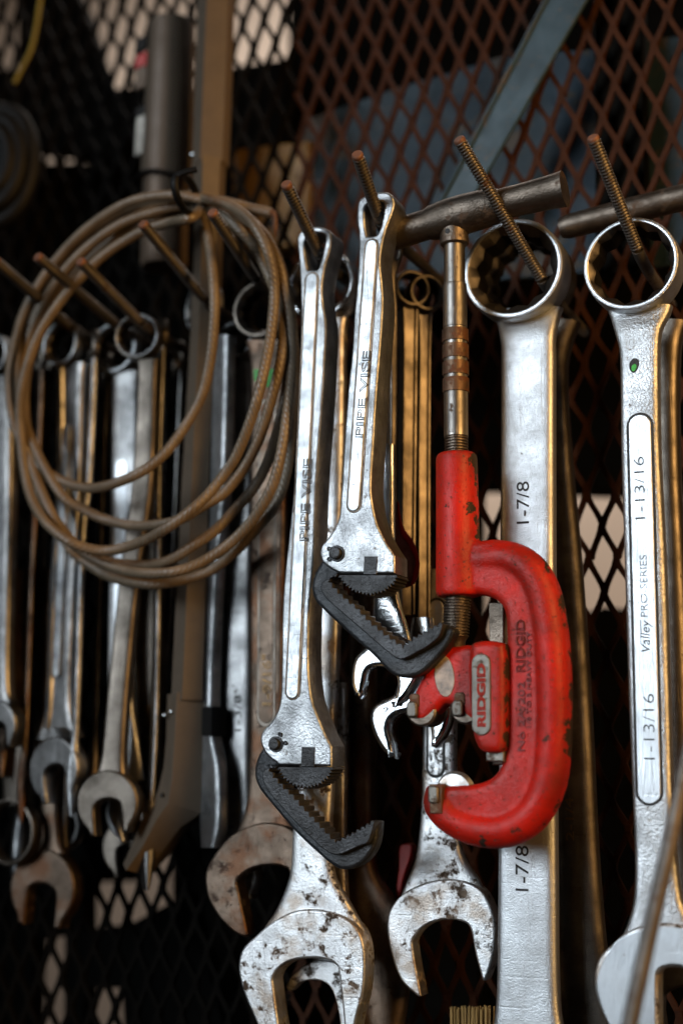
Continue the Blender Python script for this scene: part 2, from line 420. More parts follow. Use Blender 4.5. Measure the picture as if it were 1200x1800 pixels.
# ================================================================== SETTING
# expanded metal mesh (plane y = 0): diamonds 20 mm x 46.7 mm, strands slit, stretched and tilted
def build_mesh(i0, i1, mat, label):
    PX, PZ = .020, .0467; x0, z0 = -.03452, 1.7925; V, Fc = [], []
    J = {}
    def jit(x, z):
        k = (round(x*1000/5), round(z*1000/5))
        if k not in J: J[k] = (random.gauss(0, .00045), random.gauss(0, .0007))
        return J[k]
    def strand(xa, za, xb, zb):
        a_, b_ = jit(xa, za), jit(xb, zb); xa += a_[0]; za += a_[1]; xb += b_[0]; zb += b_[1]
        # centre line slightly S-shaped, flat section turned about its own axis
        n = 5; rows = []
        for k in range(n+1):
            t = k/n; e = t*t*(3-2*t)*.45+t*.55
            x = xa+(xb-xa)*e; z = za+(zb-za)*t
            tw = .0021+.0006*abs(2*t-1)**2
            dx = 1 if xb > xa else -1
            yy = (t-.5)*.0032*1.0
            b = len(V)
            V.extend([(x-tw*.8, yy-.0016, z-.0008*dx), (x+tw*.8, yy-.0016, z+.0008*dx), (x+tw*.8, yy+.0016, z+.0008*dx), (x-tw*.8, yy+.0016, z-.0008*dx)]); rows.append(b)
        for a, b in zip(rows, rows[1:]):
            for i in range(4):
                j = (i+1) % 4; Fc.append((a+i, a+j, b+j, b+i))
    for i in range(i0, i1):
        for j in range(-20, 6):
            x = x0+i*PX; z = z0+j*PZ
            for dx in (-1, 1):
                strand(x, z-.0006, x+dx*PX/2, z-PZ/2+.0006)
                strand(x+dx*PX/2, z-PZ/2-.0006, x, z-PZ+.0006)
            for (cx, cz) in ((x, z), (x+PX/2, z-PZ/2)):
                j_ = jit(cx, cz); cx += j_[0]; cz += j_[1]
                b = len(V); h = .0042; w_ = .0022
                V.extend([(cx-w_, -.0022, cz-h), (cx+w_, -.0022, cz-h), (cx+w_, -.0022, cz+h), (cx-w_, -.0022, cz+h), (cx-w_, .0022, cz-h), (cx+w_, .0022, cz-h), (cx+w_, .0022, cz+h), (cx-w_, .0022, cz+h)])
                for q in ((0, 1, 2, 3), (7, 6, 5, 4), (0, 4, 5, 1), (1, 5, 6, 2), (2, 6, 7, 3), (3, 7, 4, 0)): Fc.append(tuple(b+i_ for i_ in q))
    o = mesh_obj('expanded_metal_mesh', V, Fc, mat, None, True, 50)
    tag(o, label, 'mesh panel')
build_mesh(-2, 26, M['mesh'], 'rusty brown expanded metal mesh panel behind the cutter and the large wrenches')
build_mesh(-34, -2, M['shademesh'], 'expanded metal mesh panel behind the cable coil, its shade painted in black')  # left part of the mesh, with its shade put into the colour

# far wall seen through the gaps
def quad_box(name, poly, d, t, mat, label=None, cat=None, kind=None, b=.003, group=None, yaw=0):
    pl = Pl(poly[0][0], poly[0][1], d, yaw)
    o = slab(None, name, [pl.uv(p) for p in poly], t, mat, b, seg=2); o.matrix_world = pl.mat()
    return tag(o, label, cat, group, kind)
bw = bpy.data.meshes.new('wall'); bw.from_pydata([(-2.6, 1.3, -.2), (1.6, 1.3, -.2), (1.6, 1.3, 3.2), (-2.6, 1.3, 3.2), (-2.6, 1.4, -.2), (1.6, 1.4, -.2), (1.6, 1.4, 3.2), (-2.6, 1.4, 3.2)], [], [(0, 1, 2, 3), (7, 6, 5, 4), (0, 4, 5, 1), (1, 5, 6, 2), (2, 6, 7, 3), (3, 7, 4, 0)])
tag(link_mesh('plaster_wall', bw, M['beige'], None, False), None, None, None, 'structure')

# dark things standing close behind the mesh; the far wall shows only between them
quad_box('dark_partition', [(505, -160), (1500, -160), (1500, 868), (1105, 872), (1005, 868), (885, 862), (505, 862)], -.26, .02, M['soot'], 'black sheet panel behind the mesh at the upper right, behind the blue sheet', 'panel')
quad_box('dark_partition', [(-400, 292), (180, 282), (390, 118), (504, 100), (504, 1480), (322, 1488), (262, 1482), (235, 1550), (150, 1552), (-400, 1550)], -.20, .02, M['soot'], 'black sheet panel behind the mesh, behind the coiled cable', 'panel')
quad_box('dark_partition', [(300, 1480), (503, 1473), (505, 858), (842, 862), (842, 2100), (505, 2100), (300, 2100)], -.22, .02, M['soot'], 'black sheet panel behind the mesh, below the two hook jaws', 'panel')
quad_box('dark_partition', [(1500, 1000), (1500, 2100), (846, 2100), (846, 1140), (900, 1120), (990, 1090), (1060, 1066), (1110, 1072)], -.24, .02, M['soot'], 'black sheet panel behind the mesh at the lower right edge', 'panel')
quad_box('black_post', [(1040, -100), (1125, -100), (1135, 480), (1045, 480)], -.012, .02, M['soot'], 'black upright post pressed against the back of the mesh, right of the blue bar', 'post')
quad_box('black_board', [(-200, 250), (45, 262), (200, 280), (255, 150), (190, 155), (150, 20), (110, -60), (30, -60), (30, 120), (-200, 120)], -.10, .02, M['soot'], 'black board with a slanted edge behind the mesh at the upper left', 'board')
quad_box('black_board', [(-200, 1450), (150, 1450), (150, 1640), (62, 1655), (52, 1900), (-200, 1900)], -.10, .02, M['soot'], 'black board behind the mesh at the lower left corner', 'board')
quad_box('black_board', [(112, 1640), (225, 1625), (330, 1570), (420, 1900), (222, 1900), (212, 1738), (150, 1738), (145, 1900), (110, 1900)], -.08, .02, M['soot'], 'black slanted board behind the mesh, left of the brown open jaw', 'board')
quad_box('blue_sheet', [(530, 212), (690, 156), (800, 124), (880, 98), (1040, 86), (1100, 68), (1260, 60), (1260, 460), (530, 520)], -.05, .004, M['blue'], 'blue grey painted steel sheet with a chipped top edge behind the mesh', 'sheet', b=.001)
quad_box('yellow_case', [(405, 262), (545, 246), (545, 430), (412, 440)], -.045, .03, M['yellow'], 'dim yellow brown case behind the mesh right of the cable tie', 'case')
pl = Pl(900, 170, .016, 0)
root = thing('blue_bar', 'blue grey flat steel bar leaning diagonally across the mesh', 'bar', pl)
V, Fc = [], []
slab(root, 'flat_face', [pl.uv(p) for p in ((981, -40), (1053, -40), (811, 380), (762, 380))], .004, M['blue'], .0015)
slab(root, 'folded_lip', [pl.uv(p) for p in ((977, -40), (985, -40), (766, 380), (758, 380))], .010, M['blue'], .0018, z0=.003)

# black round thing and yellow cord at the far left
pl = Pl(20, 280, .05, 10)
root = thing('rubber_hose_coil', 'black round rubber bundle hanging at the upper left edge', 'hose', pl)
for k, (rr, z) in enumerate(((.040, 0), (.031, .008), (.022, .013))):
    path = [Vector((-.012+rr*.8*math.cos(a*PI/24), -.005+rr*1.25*math.sin(a*PI/24), z)) for a in range(49)]
    tube(root, 'hose_turn', path, .0075, M['black'], 14)
lathe(root, 'hose_core', Vector((-.012, -.005, -.02)), Vector((0, 0, 1)), [(0, .03), (.015, .034), (.028, .02), (.03, .001)], M['black'], 24)
pl = Pl(50, 80, .03, 0)
o = tube(None, 'hanging_cord', [Vector((*p, 0)) for p in U(pl, [(78, -40), (70, 10), (64, 50), (54, 90), (40, 118), (26, 146)], 6, False)], .0017, M['cord'], 10); o.matrix_world = pl.mat()
tag(o, 'thin yellow cord hanging over the mesh in the upper left corner', 'cord')

# ================================================================== THREADED RODS
def threaded_rod(tip, base, dt, db, r, label, y_end=0.0, thread=True):
    T = at(tip[0], tip[1], dt); B = at(base[0], base[1], db); a = B-T
    Lr = a.length
    q = (-a).to_track_quat('Z', 'Y').to_matrix().to_4x4(); q.translation = T+a.normalized()*Lr
    root = thing('threaded_rod', label, 'rod', q, 'threaded rods sticking out of the mesh')
    P = 5.6*a.length/(Vector(base)-Vector(tip)).length; prof = [(0, r*.9)]; n = int(Lr/P)-1
    for i in range(n):
        z = i*P; prof += [(z+.12*P, r*.78), (z+.42*P, r), (z+.60*P, r), (z+.92*P, r*.78)]
    prof.append((Lr-.0012, r*.9))
    # helical: shift each ring by its turn
    V, Fc = [], []; k = 16; m = len(prof)
    for h, rr in prof:
        for j in range(k):
            t = 2*PI*j/k; V.append((rr*math.cos(t), rr*math.sin(t), min(Lr-.001, h+P*j/k*.9)))
    for i in range(m-1):
        for j in range(k):
            qd = (j+1) % k; Fc.append((i*k+j, i*k+qd, (i+1)*k+qd, (i+1)*k+j))
    mesh_obj('thread', V, Fc, M['rod'], root, True, 60)
    inv = q.inverted(); bk = [inv @ p for p in (B, B-a.normalized()*-.006+Vector((0, .004, 0)), Vector((B.x+a.x*.12, B.y+.03, B.z+a.z*.12)), Vector((B.x+a.x*.14, .01, B.z+a.z*.14)))]
    tube(root, 'rod_root', cr3(bk, 5), r*.93, M['rod'], 14, Vector((.3, .9, .1)))
    lathe(root, 'cut_end', Vector((0, 0, Lr-.004)), Vector((0, 0, 1)), [(0, r*.8), (.0022, r*.93), (.0034, r*.86), (.0040, r*.7)], M['rodend'], 20)
    return root
R0 = .0042
threaded_rod((805, 243), (952, 492), .170, .085, R0, 'long rusty threaded rod through the ring of the wrench marked 1-7/8')
threaded_rod((1040, 240), (1120, 440), .158, .09, R0, 'rusty threaded rod through the ring of the rightmost wrench')
threaded_rod((502, 322), (562, 448), .18, .12, R0, 'rusty threaded rod through the loop of the lower pipe wrench')
threaded_rod((627, 270), (668, 390), .192, .135, R0, 'rusty threaded rod through the loop of the upper pipe wrench')
threaded_rod((250, 392), (360, 527), .165, .09, R0, 'rusty threaded rod inside the cable coil, left of the cable tie')
threaded_rod((372, 372), (450, 490), .165, .10, R0, 'rusty threaded rod with its end just below the cable tie')
threaded_rod((140, 458), (248, 568), .165, .10, R0, 'rusty threaded rod over two small rings, left of the brown cylinder')
threaded_rod((65, 450), (205, 572), .17, .09, R0, 'rusty threaded rod crossing the left side of the cable coil')
threaded_rod((-10, 456), (125, 575), .17, .09, R0, 'rusty threaded rod entering at the left edge through the leftmost full ring')

# ================================================================== WRENCHES
def open_head(R, a, depth=-.15, tip=.95):
    """outline of an open end with its jaw towards -y"""
    pts = []
    for i in range(25):
        th = rad(-58+i*(296/24)); pts.append((R*math.cos(th), R*math.sin(th)))
    pts[0] = (a+R*.20, -tip*R*.98); pts[-1] = (-a-R*.20, -tip*R*.98)
    slot = [(-a, -tip*R), (-a*1.02, depth*R-.25*a)]
    for i in range(1, 8):
        th = PI-PI*i/8; slot.append((a*1.02*math.cos(th), depth*R+a*.62*math.sin(th)))
    slot += [(a*1.02, depth*R-.25*a), (a, -tip*R)]
    return [Vector(p) for p in pts+slot]
def place(loop, c, rot, sx=1.0):
    cs, sn = math.cos(rot), math.sin(rot); return [Vector((c.x+(p.x*cs-p.y*sn)*sx, c.y+p.x*sn+p.y*cs)) for p in loop]
def combo(label, pl, mat, ringc=None, ringr=None, st=None, head=None, t=.010, rt=.018, group='combination wrenches', rmat=None, hmat=None, bright=False, prof=None, rz=.004, hole=.74, rim=.86, cone=.25, ht=.014, hz=.002, twelve=True, name='combination_wrench'):
    root = thing(name, label, 'wrench', pl, group)
    if st: loft(root, 'shank', pl, st, prof or sup(t, 5, 3.2), mat)
    if ringc: ring(root, 'box_end', pl, ringc, ringr*pl.s*1.0, rmat or mat, rt, rz, rim, hole, cone, twelve=twelve, bright=bright)
    if head:
        cx, cy, R, rot, a = head[:5]; R *= pl.s
        slab(root, 'open_end', place(open_head(R, R*a), pl.uv((cx, cy)), rad(rot)), ht, hmat or mat, min(.0022, ht*.25), z0=hz)
    return root
def capsule(pl, a, b, w, n=10):
    A, B = pl.uv(a), pl.uv(b); d = (B-A).normalized(); x = Vector((-d.y, d.x)); r = w/2*pl.s*1.06; out = []
    A, B = A+d*r, B-d*r
    for i in range(n+1): th = PI/2+PI*i/n; out.append(A+(x*math.sin(th)+d*math.cos(th))*r)
    for i in range(n+1): th = -PI/2+PI*i/n; out.append(B+(x*math.sin(th)+d*math.cos(th))*r)
    return out

# --- rightmost wrench, 1-13/16, with raised polished panel
pl = Pl(1110, 467, .095)
W1 = combo('large pitted steel wrench with raised panel marked 1-13/16 near the right edge', pl, M['cast'], (1110, 467), 84,
    [(1060, 535, 1176, 530, -.004), (1067, 552, 1171, 548, -.003), (1078, 585, 1160, 575), (1086, 620, 1156, 610), (1088, 704, 1156, 700), (1089, 800, 1158, 800), (1095, 1000, 1168, 1000), (1102, 1225, 1175, 1225), (1109, 1400, 1180, 1400), (1113, 1500, 1186, 1500), (1111, 1580, 1196, 1580), (1098, 1630, 1216, 1630), (1080, 1665, 1230, 1665)],
    None, t=.012, rt=.022, rz=.005, hole=.82, rim=.90, cone=.16, bright=True, prof=sup(.012, 7, 3, 48))
slab(W1, 'panel_groove', capsule(pl, (1123, 725), (1141, 1417), 44), .002, M['ink'], .0004, z0=.0003, seg=2)
slab(W1, 'raised_panel', capsule(pl, (1123, 729), (1141, 1413), 36), .003, M['pad'], .0005, z0=.0009, seg=3)
text(W1, pl, '1-13/16', (1134, 912), (1131, 803), 18, .0009, M['ink'], thin=-.014)
text(W1, pl, 'PRO-SERIES', (1138, 1084), (1136, 976), 12, .0009, M['ink'], thin=-.014)
text(W1, pl, 'Valley', (1142, 1146), (1141, 1090), 15, .0009, M['ink'], shear=.2)
slab(W1, 'logo_bar', [pl.uv(p) for p in ((1125.5, 1133), (1127, 1133), (1126.4, 1090), (1124.9, 1090))], .0002, M['ink'], .00005, z0=.00105, seg=1)
text(W1, pl, '1-13/16', (1151, 1335), (1149, 1220), 19, .0009, M['ink'], thin=-.014)
slab(W1, 'green_chip', U(pl, [(1105, 640), (1112, 630), (1121, 632), (1122, 643), (1115, 655), (1107, 652)], 3), .0004, M['ink'], .0001, z0=.0003, seg=1)
slab(W1, 'green_chip', U(pl, [(1110, 643), (1116, 640), (1118, 646), (1113, 653), (1109, 650)], 3), .0003, M['green'], .0001, z0=.0005, seg=1)
h1 = [(1076, 1660), (1056, 1680), (1047, 1704), (1046, 1733), (1053, 1762), (1068, 1795), (1090, 1835), (1120, 1860, 1), (1160, 1860, 1), (1158, 1800), (1158, 1730), (1160, 1710), (1175, 1700), (1205, 1703), (1225, 1720), (1230, 1850, 1), (1275, 1850, 1), (1300, 1770), (1295, 1700), (1270, 1655), (1235, 1634), (1190, 1624), (1145, 1624), (1105, 1636)]
slab(W1, 'open_end', U(pl, h1, 5), .016, M['worn'], .0022, z0=.003)
hp = [(1083, 1655), (1062, 1690), (1051, 1720), (1055, 1755), (1070, 1795), (1090, 1830), (1118, 1850, 1), (1155, 1850, 1), (1153, 1800), (1153, 1728), (1156, 1704), (1176, 1694), (1205, 1697), (1230, 1714), (1236, 1840, 1), (1270, 1840, 1), (1290, 1770), (1286, 1705), (1262, 1662), (1230, 1640), (1188, 1629), (1146, 1629), (1110, 1640)]
slab(W1, 'ground_face', U(pl, hp, 5), .002, M['pad'], .0006, z0=.0036, seg=2)

# --- 1-7/8 wrench behind the cutter
pl = Pl(905, 477, .085)
W2 = combo('wide smooth steel wrench marked 1-7/8 hanging behind the red pipe cutter', pl, M['satin'], (905, 477), 90,
    [(858, 540, 980, 532, -.006), (866, 562, 975, 552, -.004), (875, 595, 971, 590), (877, 640, 971, 640), (876, 850, 971, 850), (874, 1100, 972, 1100), (872, 1500, 975, 1500), (869, 1740, 978, 1740), (858, 1830, 990, 1830), (838, 1880, 1012, 1880), (815, 1940, 1035, 1940)],
    (925, 1990, 120, 12, .5), t=.013, rt=.024, rz=.007, hole=.76, rim=.90, cone=.20, bright=True, prof=sup(.013, 7, 2.8, 48))
text(W2, pl, '1-7/8', (929, 920), (929, 846), 22, .0001, M['ink'], extrude=.0003)
text(W2, pl, '1-7/8', (928, 1567), (928, 1487), 22, .0001, M['ink'], extrude=.0003)

# --- 2-1/4 wrench behind it
pl = Pl(990, 500, .045)
W3 = combo('dark brown wrench marked 2-1/4 hanging behind the wide wrench', pl, M['dark'], (922, 488), 84,
    [(930, 560, 1015, 560), (938, 640, 992, 640), (945, 800, 1000, 800), (952, 1000, 1018, 1000), (960, 1250, 1035, 1250), (966, 1480, 1046, 1480), (972, 1660, 1060, 1660), (965, 1760, 1075, 1760), (940, 1850, 1100, 1850)],
    (1010, 1930, 95, -6, .5), t=.016, rt=.02, prof=sup(.018, 2.4, 2.2))
text(W3, pl, '2-1/4', (1008, 1478), (1006, 1402), 13, .0004, M['goldink'])

# --- wrench behind the rightmost one
pl = Pl(1185, 600, .05)
combo('dark wrench half hidden behind the rightmost wrench at the right edge', pl, M['dark'], None, None,
    [(1140, 560, 1205, 560), (1148, 620, 1192, 620), (1150, 800, 1192, 800), (1158, 1100, 1206, 1100), (1165, 1400, 1216, 1400), (1172, 1560, 1226, 1560), (1160, 1660, 1250, 1660)], (1210, 1750, 90, 5, .5), t=.014, prof=sup(.016, 2.6, 2.2))

# --- worn wrench with big open jaw at the bottom centre
pl = Pl(560, 1400, .088)
B1 = combo('badly worn pale wrench with open jaw at the bottom, below the lower hook jaw', pl, M['worn'], (566, 502), 69,
    [(530, 560, 606, 556), (536, 600, 602, 600), (536, 800, 600, 800), (532, 1100, 592, 1100), (526, 1300, 584, 1300), (518, 1400, 580, 1400), (511, 1465, 577, 1465), (506, 1536, 582, 1536), (484, 1595, 612, 1592), (452, 1645, 636, 1640), (440, 1680, 640, 1680)],
    None, t=.011, rt=.018, rmat=M['chrome'])
hb = [(430, 1668), (423, 1698), (430, 1736), (448, 1782), (475, 1840), (500, 1880, 1), (512, 1878, 1), (497, 1820), (485, 1738), (485, 1715), (500, 1697), (523, 1687), (549, 1684), (575, 1686), (592, 1694), (598, 1709), (606, 1780), (612, 1870, 1), (622, 1868, 1), (628, 1800), (642, 1742), (645, 1690), (641, 1655), (628, 1628), (600, 1608), (560, 1598), (520, 1601), (482, 1620), (452, 1645)]
slab(B1, 'open_end', U(pl, hb, 5), .017, M['worn'], .0018, z0=.0035)
pl = Pl(560, 1740, .066)
B1b = combo('smaller pale wrench whose jaw shows inside the big worn jaw', pl, M['worn'], None, None, [(575, 1200, 606, 1200), (572, 1500, 604, 1500), (560, 1640, 612, 1640), (545, 1690, 615, 1690)], None, t=.009)
slab(B1b, 'open_end', U(pl, [(505, 1730), (525, 1705), (550, 1690), (585, 1690), (603, 1710), (622, 1800), (630, 1870, 1), (606, 1870, 1), (600, 1800), (592, 1757), (580, 1732), (558, 1722), (530, 1726), (512, 1742)], 5), .010, M['worn'], .001, z0=.002)
# --- second worn wrench under the cutter
pl = Pl(780, 1400, .062)
B2 = combo('worn pale wrench with open jaw, hanging below the cutter wheel', pl, M['worn'], None, None,
    [(752, 1000, 806, 1000), (746, 1150, 800, 1150), (740, 1290, 797, 1290), (738, 1400, 797, 1400), (735, 1450, 799, 1450), (726, 1510, 812, 1508), (702, 1572, 840, 1552), (690, 1610, 858, 1600)], None, t=.011)
slab(B2, 'recess_groove', capsule(pl, (767, 1050), (765, 1368), 34), .002, M['ink'], .0004, z0=.0004, seg=2)
slab(B2, 'recess_panel', capsule(pl, (767, 1055), (765, 1363), 26), .002, M['worn'], .0005, z0=.0008, seg=2)
slab(B2, 'open_end', U(pl, [(700, 1580), (684, 1612), (686, 1660), (706, 1720), (738, 1752, 1), (743, 1750, 1), (728, 1668), (732, 1645), (752, 1626), (785, 1616), (815, 1620), (829, 1634), (838, 1680), (850, 1723, 1), (855, 1723, 1), (866, 1690), (872, 1645), (868, 1605), (848, 1565), (810, 1547), (768, 1547), (728, 1560)], 5), .014, M['worn'], .0016, z0=.003)
# --- brown patina wrench 1-9/16
pl = Pl(460, 1000, .080)
B3 = combo('brown stained wrench with curved open jaw and green mark, left of the pipe wrenches', pl, M['patina'], (459, 545), 54,
    [(428, 598, 500, 596), (436, 630, 500, 630), (438, 700, 500, 700), (437, 900, 498, 900), (436, 1100, 496, 1100), (436, 1300, 494, 1300), (431, 1405, 497, 1405), (414, 1460, 512, 1450), (392, 1500, 524, 1480)], None, t=.010, rt=.016, rmat=M['dark'])
slab(B3, 'recess_edge', capsule(pl, (470, 700), (468, 1278), 34), .002, M['dark'], .0005, z0=.0004, seg=2)
slab(B3, 'raised_panel', capsule(pl, (470, 706), (468, 1272), 27), .003, M['patina'], .0006, z0=.0008, seg=2)
text(B3, pl, '1-9/16"', (477, 1240), (477, 1150), 16, .0009, M['goldink'], outline=.03)
slab(B3, 'green_mark', [pl.uv(p) for p in ((447, 650), (489, 649), (488, 680), (470, 681), (448, 668))], .0004, M['green'], .0001, z0=.0013, seg=1)
slab(B3, 'open_end', U(pl, [(405, 1472), (375, 1510), (364, 1540), (369, 1577), (387, 1610), (412, 1636), (432, 1647, 1), (438, 1641, 1), (424, 1575), (419, 1551), (426, 1540), (446, 1527), (474, 1521), (500, 1524), (512, 1540), (520, 1640, 1), (540, 1640, 1), (552, 1580), (546, 1510), (520, 1462), (480, 1446), (440, 1452)], 5), .015, M['patina'], .0018, z0=.003)
# --- grey 1-3/8
pl = Pl(420, 1000, .060)
L6 = combo('mottled grey wrench marked 1-3/8 between the grey lever and the brown wrench', pl, M['grey'], (415, 600), 36,
    [(398, 635, 436, 635), (404, 660, 438, 660), (404, 760, 440, 760), (398, 900, 440, 900), (393, 1000, 439, 1000), (391, 1200, 438, 1200), (391, 1350, 436, 1350), (386, 1430, 440, 1430), (376, 1480, 450, 1480)], (410, 1540, 44, 8, .5), t=.010, rt=.014)
text(L6, pl, '1-3/8', (424, 1285), (424, 1222), 14, .0002, M['ink'])
# --- small chrome open ends under the upper hook jaw
pl = Pl(672, 1190, .108)
c1 = thing('chrome_wrench', 'mirror chrome open-end wrench just below the upper hook jaw', 'wrench', pl, 'combination wrenches')
loft(c1, 'shank', pl, [(656, 780, 690, 780), (656, 960, 692, 960), (655, 1050, 698, 1050), (648, 1110, 716, 1110), (640, 1150, 725, 1150)], sup(.007, 4, 3), M['chrome'])
slab(c1, 'open_end', U(pl, [(640, 1142), (625, 1157), (619, 1182), (620, 1208), (631, 1228, 1), (638, 1217), (642, 1199), (645, 1184), (652, 1175), (668, 1172), (684, 1176), (697, 1192), (697, 1215), (688, 1243, 1), (712, 1228), (734, 1192), (738, 1160), (726, 1130), (690, 1115), (660, 1122)], 5), .012, M['chrome'], .003, z0=.002)
pl = Pl(710, 1260, .088)
c2 = thing('chrome_wrench', 'mirror chrome open-end wrench marked 9, its jaw beside the cutter rollers', 'wrench', pl, 'combination wrenches')
loft(c2, 'shank', pl, [(722, 1085, 757, 1085), (716, 1120, 760, 1120), (706, 1170, 770, 1170), (690, 1220, 780, 1220)], sup(.008, 4, 3), M['chrome'])
slab(c2, 'open_end', U(pl, [(668, 1232), (653, 1247), (650, 1266), (657, 1293), (675, 1322), (694, 1334, 1), (690, 1305), (684, 1280), (690, 1264), (706, 1255), (728, 1252), (748, 1262), (757, 1285), (757, 1312, 1), (764, 1315, 1), (782, 1290), (792, 1255), (785, 1215), (757, 1190), (720, 1195), (690, 1222)], 5), .013, M['chrome'], .0035, z0=.002)
text(c2, pl, '9', (675, 1252), (684, 1252), 9, .0021, M['ink'])
# --- brass-lit wrenches between the pipe wrenches and the cutter
pl = Pl(630, 1300, .05)
combo('dark golden wrench behind the lower pipe wrench, right of the worn jaw', pl, M['patina'], None, None,
    [(612, 900, 648, 900), (610, 1100, 650, 1100), (608, 1300, 650, 1300), (610, 1450, 650, 1450), (606, 1530, 654, 1530), (600, 1600, 690, 1590), (600, 1680, 710, 1660), (620, 1800, 708, 1760), (640, 1880, 690, 1860)], None, t=.016, prof=sup(.018, 3, 2.4))
pl = Pl(720, 700, .075, 42)
combo('narrow golden lit wrench close behind the upper pipe wrench, with a small ring on top', pl, M['dark'], (722, 508), 34,
    [(708, 540, 736, 540), (710, 600, 734, 600), (708, 800, 732, 800), (706, 1000, 730, 1000), (704, 1080, 730, 1080)], None, t=.012, rt=.013, prof=ibeam(.012, .3, .0025), twelve=False, rim=.8)
pl = Pl(745, 700, .068, 42)
combo('narrow golden lit wrench next to the cutter shaft, with a small ring on top', pl, M['dark'], (748, 516), 34,
    [(736, 552, 760, 552), (738, 620, 757, 620), (736, 800, 756, 800), (736, 1000, 756, 1000), (734, 1120, 756, 1120)], None, t=.014, rt=.013, prof=ibeam(.014, .3, .0025), twelve=False, rim=.8)
# --- left group
pl = Pl(110, 900, .085, -8)
L1 = combo('shiny steel wrench at the left seen through the cable coil, above a dark jaw', pl, M['oily'], (110, 606), 42,
    [(96, 640, 146, 636), (99, 670, 143, 670), (99, 850, 139, 850), (88, 1000, 130, 1000), (81, 1200, 121, 1200), (75, 1262, 125, 1262), (62, 1300, 136, 1296)], (96, 1352, 56, 14, .42), t=.010, rt=.014, bright=True, prof=ibeam(.010, .42, .002))
slab(L1, 'raised_panel', capsule(pl, (118, 745), (98, 1190), 14), .002, M['plated'], .0006, z0=.0004, seg=2)
pl = Pl(205, 900, .068, 0)
L2 = combo('pale spotted wrench whose ring is the larger of two side by side rings', pl, M['grey'], (204, 612), 48,
    [(190, 655, 244, 650), (193, 690, 240, 690), (192, 850, 240, 850), (189, 1000, 232, 1000), (187, 1200, 228, 1200), (196, 1300, 240, 1300), (206, 1380, 252, 1370)], (226, 1430, 44, 20, .45), t=.009, rt=.012, bright=True)
slab(L2, 'raised_panel', capsule(pl, (214, 808), (211, 1150), 24), .002, M['pad'], .0006, z0=.0008, seg=2)
pl = Pl(240, 900, .09, 12)
L3 = combo('leaning dull wrench whose ring is the smaller of two side by side rings', pl, M['dark'], (243, 592), 42,
    [(236, 632, 279, 630), (240, 660, 275, 655), (229, 850, 268, 850), (209, 1000, 246, 1000), (188, 1200, 226, 1200), (176, 1328, 218, 1328), (160, 1375, 222, 1372)], (190, 1412, 56, 6, .42), t=.012, rt=.013, hole=.8, rim=.88, bright=True)
pl = Pl(375, 900, .075, -32)
L4 = combo('tan wrench seen nearly edge-on with a bright white rim, left of the marked grey wrench', pl, M['plated'], (354, 540), 48,
    [(360, 588, 396, 588), (366, 660, 396, 640), (360, 850, 390, 850), (350, 1000, 378, 1000), (346, 1200, 368, 1200), (350, 1290, 370, 1290), (348, 1350, 380, 1350), (347, 1440, 382, 1440), (350, 1490, 374, 1490)], None, t=.010, rt=.013, prof=sup(.011, 6, 3))
slab(L4, 'dark_band', [pl.uv(p) for p in ((346, 1242), (373, 1242), (373, 1294), (347, 1294))], .013, M['black'], .001, z0=.001, seg=2)
pl = Pl(258, 1100, .05)
D1 = combo('dark wrench marked 1-5/8 hanging in the shade left of the grey lever', pl, M['dark'], None, None,
    [(246, 640, 284, 640), (244, 900, 282, 900), (240, 1200, 282, 1200), (238, 1340, 282, 1340), (228, 1400, 290, 1400)], (256, 1450, 44, 0, .45), t=.010)
text(D1, pl, '1-5/8', (268, 1297), (268, 1240), 15, .0002, M['goldink'])
pl = Pl(8, 1000, .09, -5)
combo('blurred steel wrench cut by the left edge of the picture', pl, M['oily'], (-12, 625), 40,
    [(-22, 660, 18, 660), (-16, 850, 18, 850), (-20, 1000, 15, 1000), (-26, 1200, 12, 1200), (-34, 1235, 24, 1235)], (-4, 1276, 44, 10, .42), t=.012, rt=.014)
pl = Pl(25, 1460, .07, -5)
combo('dark wrench ring at the lower left edge with a thin bright rim', pl, M['dark'], (20, 1462), 58, [(0, 1000, 40, 1000), (0, 1250, 44, 1250), (2, 1415, 48, 1415)], None, t=.010, rt=.012, rim=.9, hole=.82, twelve=False)
pl = Pl(75, 1550, .06, 0)
combo('dark brown open jaw, lowest of the wrenches at the left', pl, M['patina'], None, None, [(58, 1000, 92, 1000), (60, 1300, 96, 1300), (62, 1460, 100, 1460), (50, 1500, 112, 1500)], (76, 1562, 68, -4, .45), t=.011)
pl = Pl(100, 1450, .045, 10)
combo('dark ring with a golden rim between the jaws at the lower left', pl, M['oily'], (100, 1452), 46, [(84, 1000, 118, 1000), (84, 1300, 118, 1300), (86, 1420, 120, 1420)], None, t=.010, rt=.014, rim=.88, hole=.8, twelve=False)
pl = Pl(225, 1500, .04, 8)
combo('dark open jaw hanging in the shade below the leaning dull wrench', pl, M['dark'], None, None, [(212, 1100, 246, 1100), (210, 1380, 246, 1380), (204, 1440, 254, 1440)], (228, 1490, 52, 8, .45), t=.011)
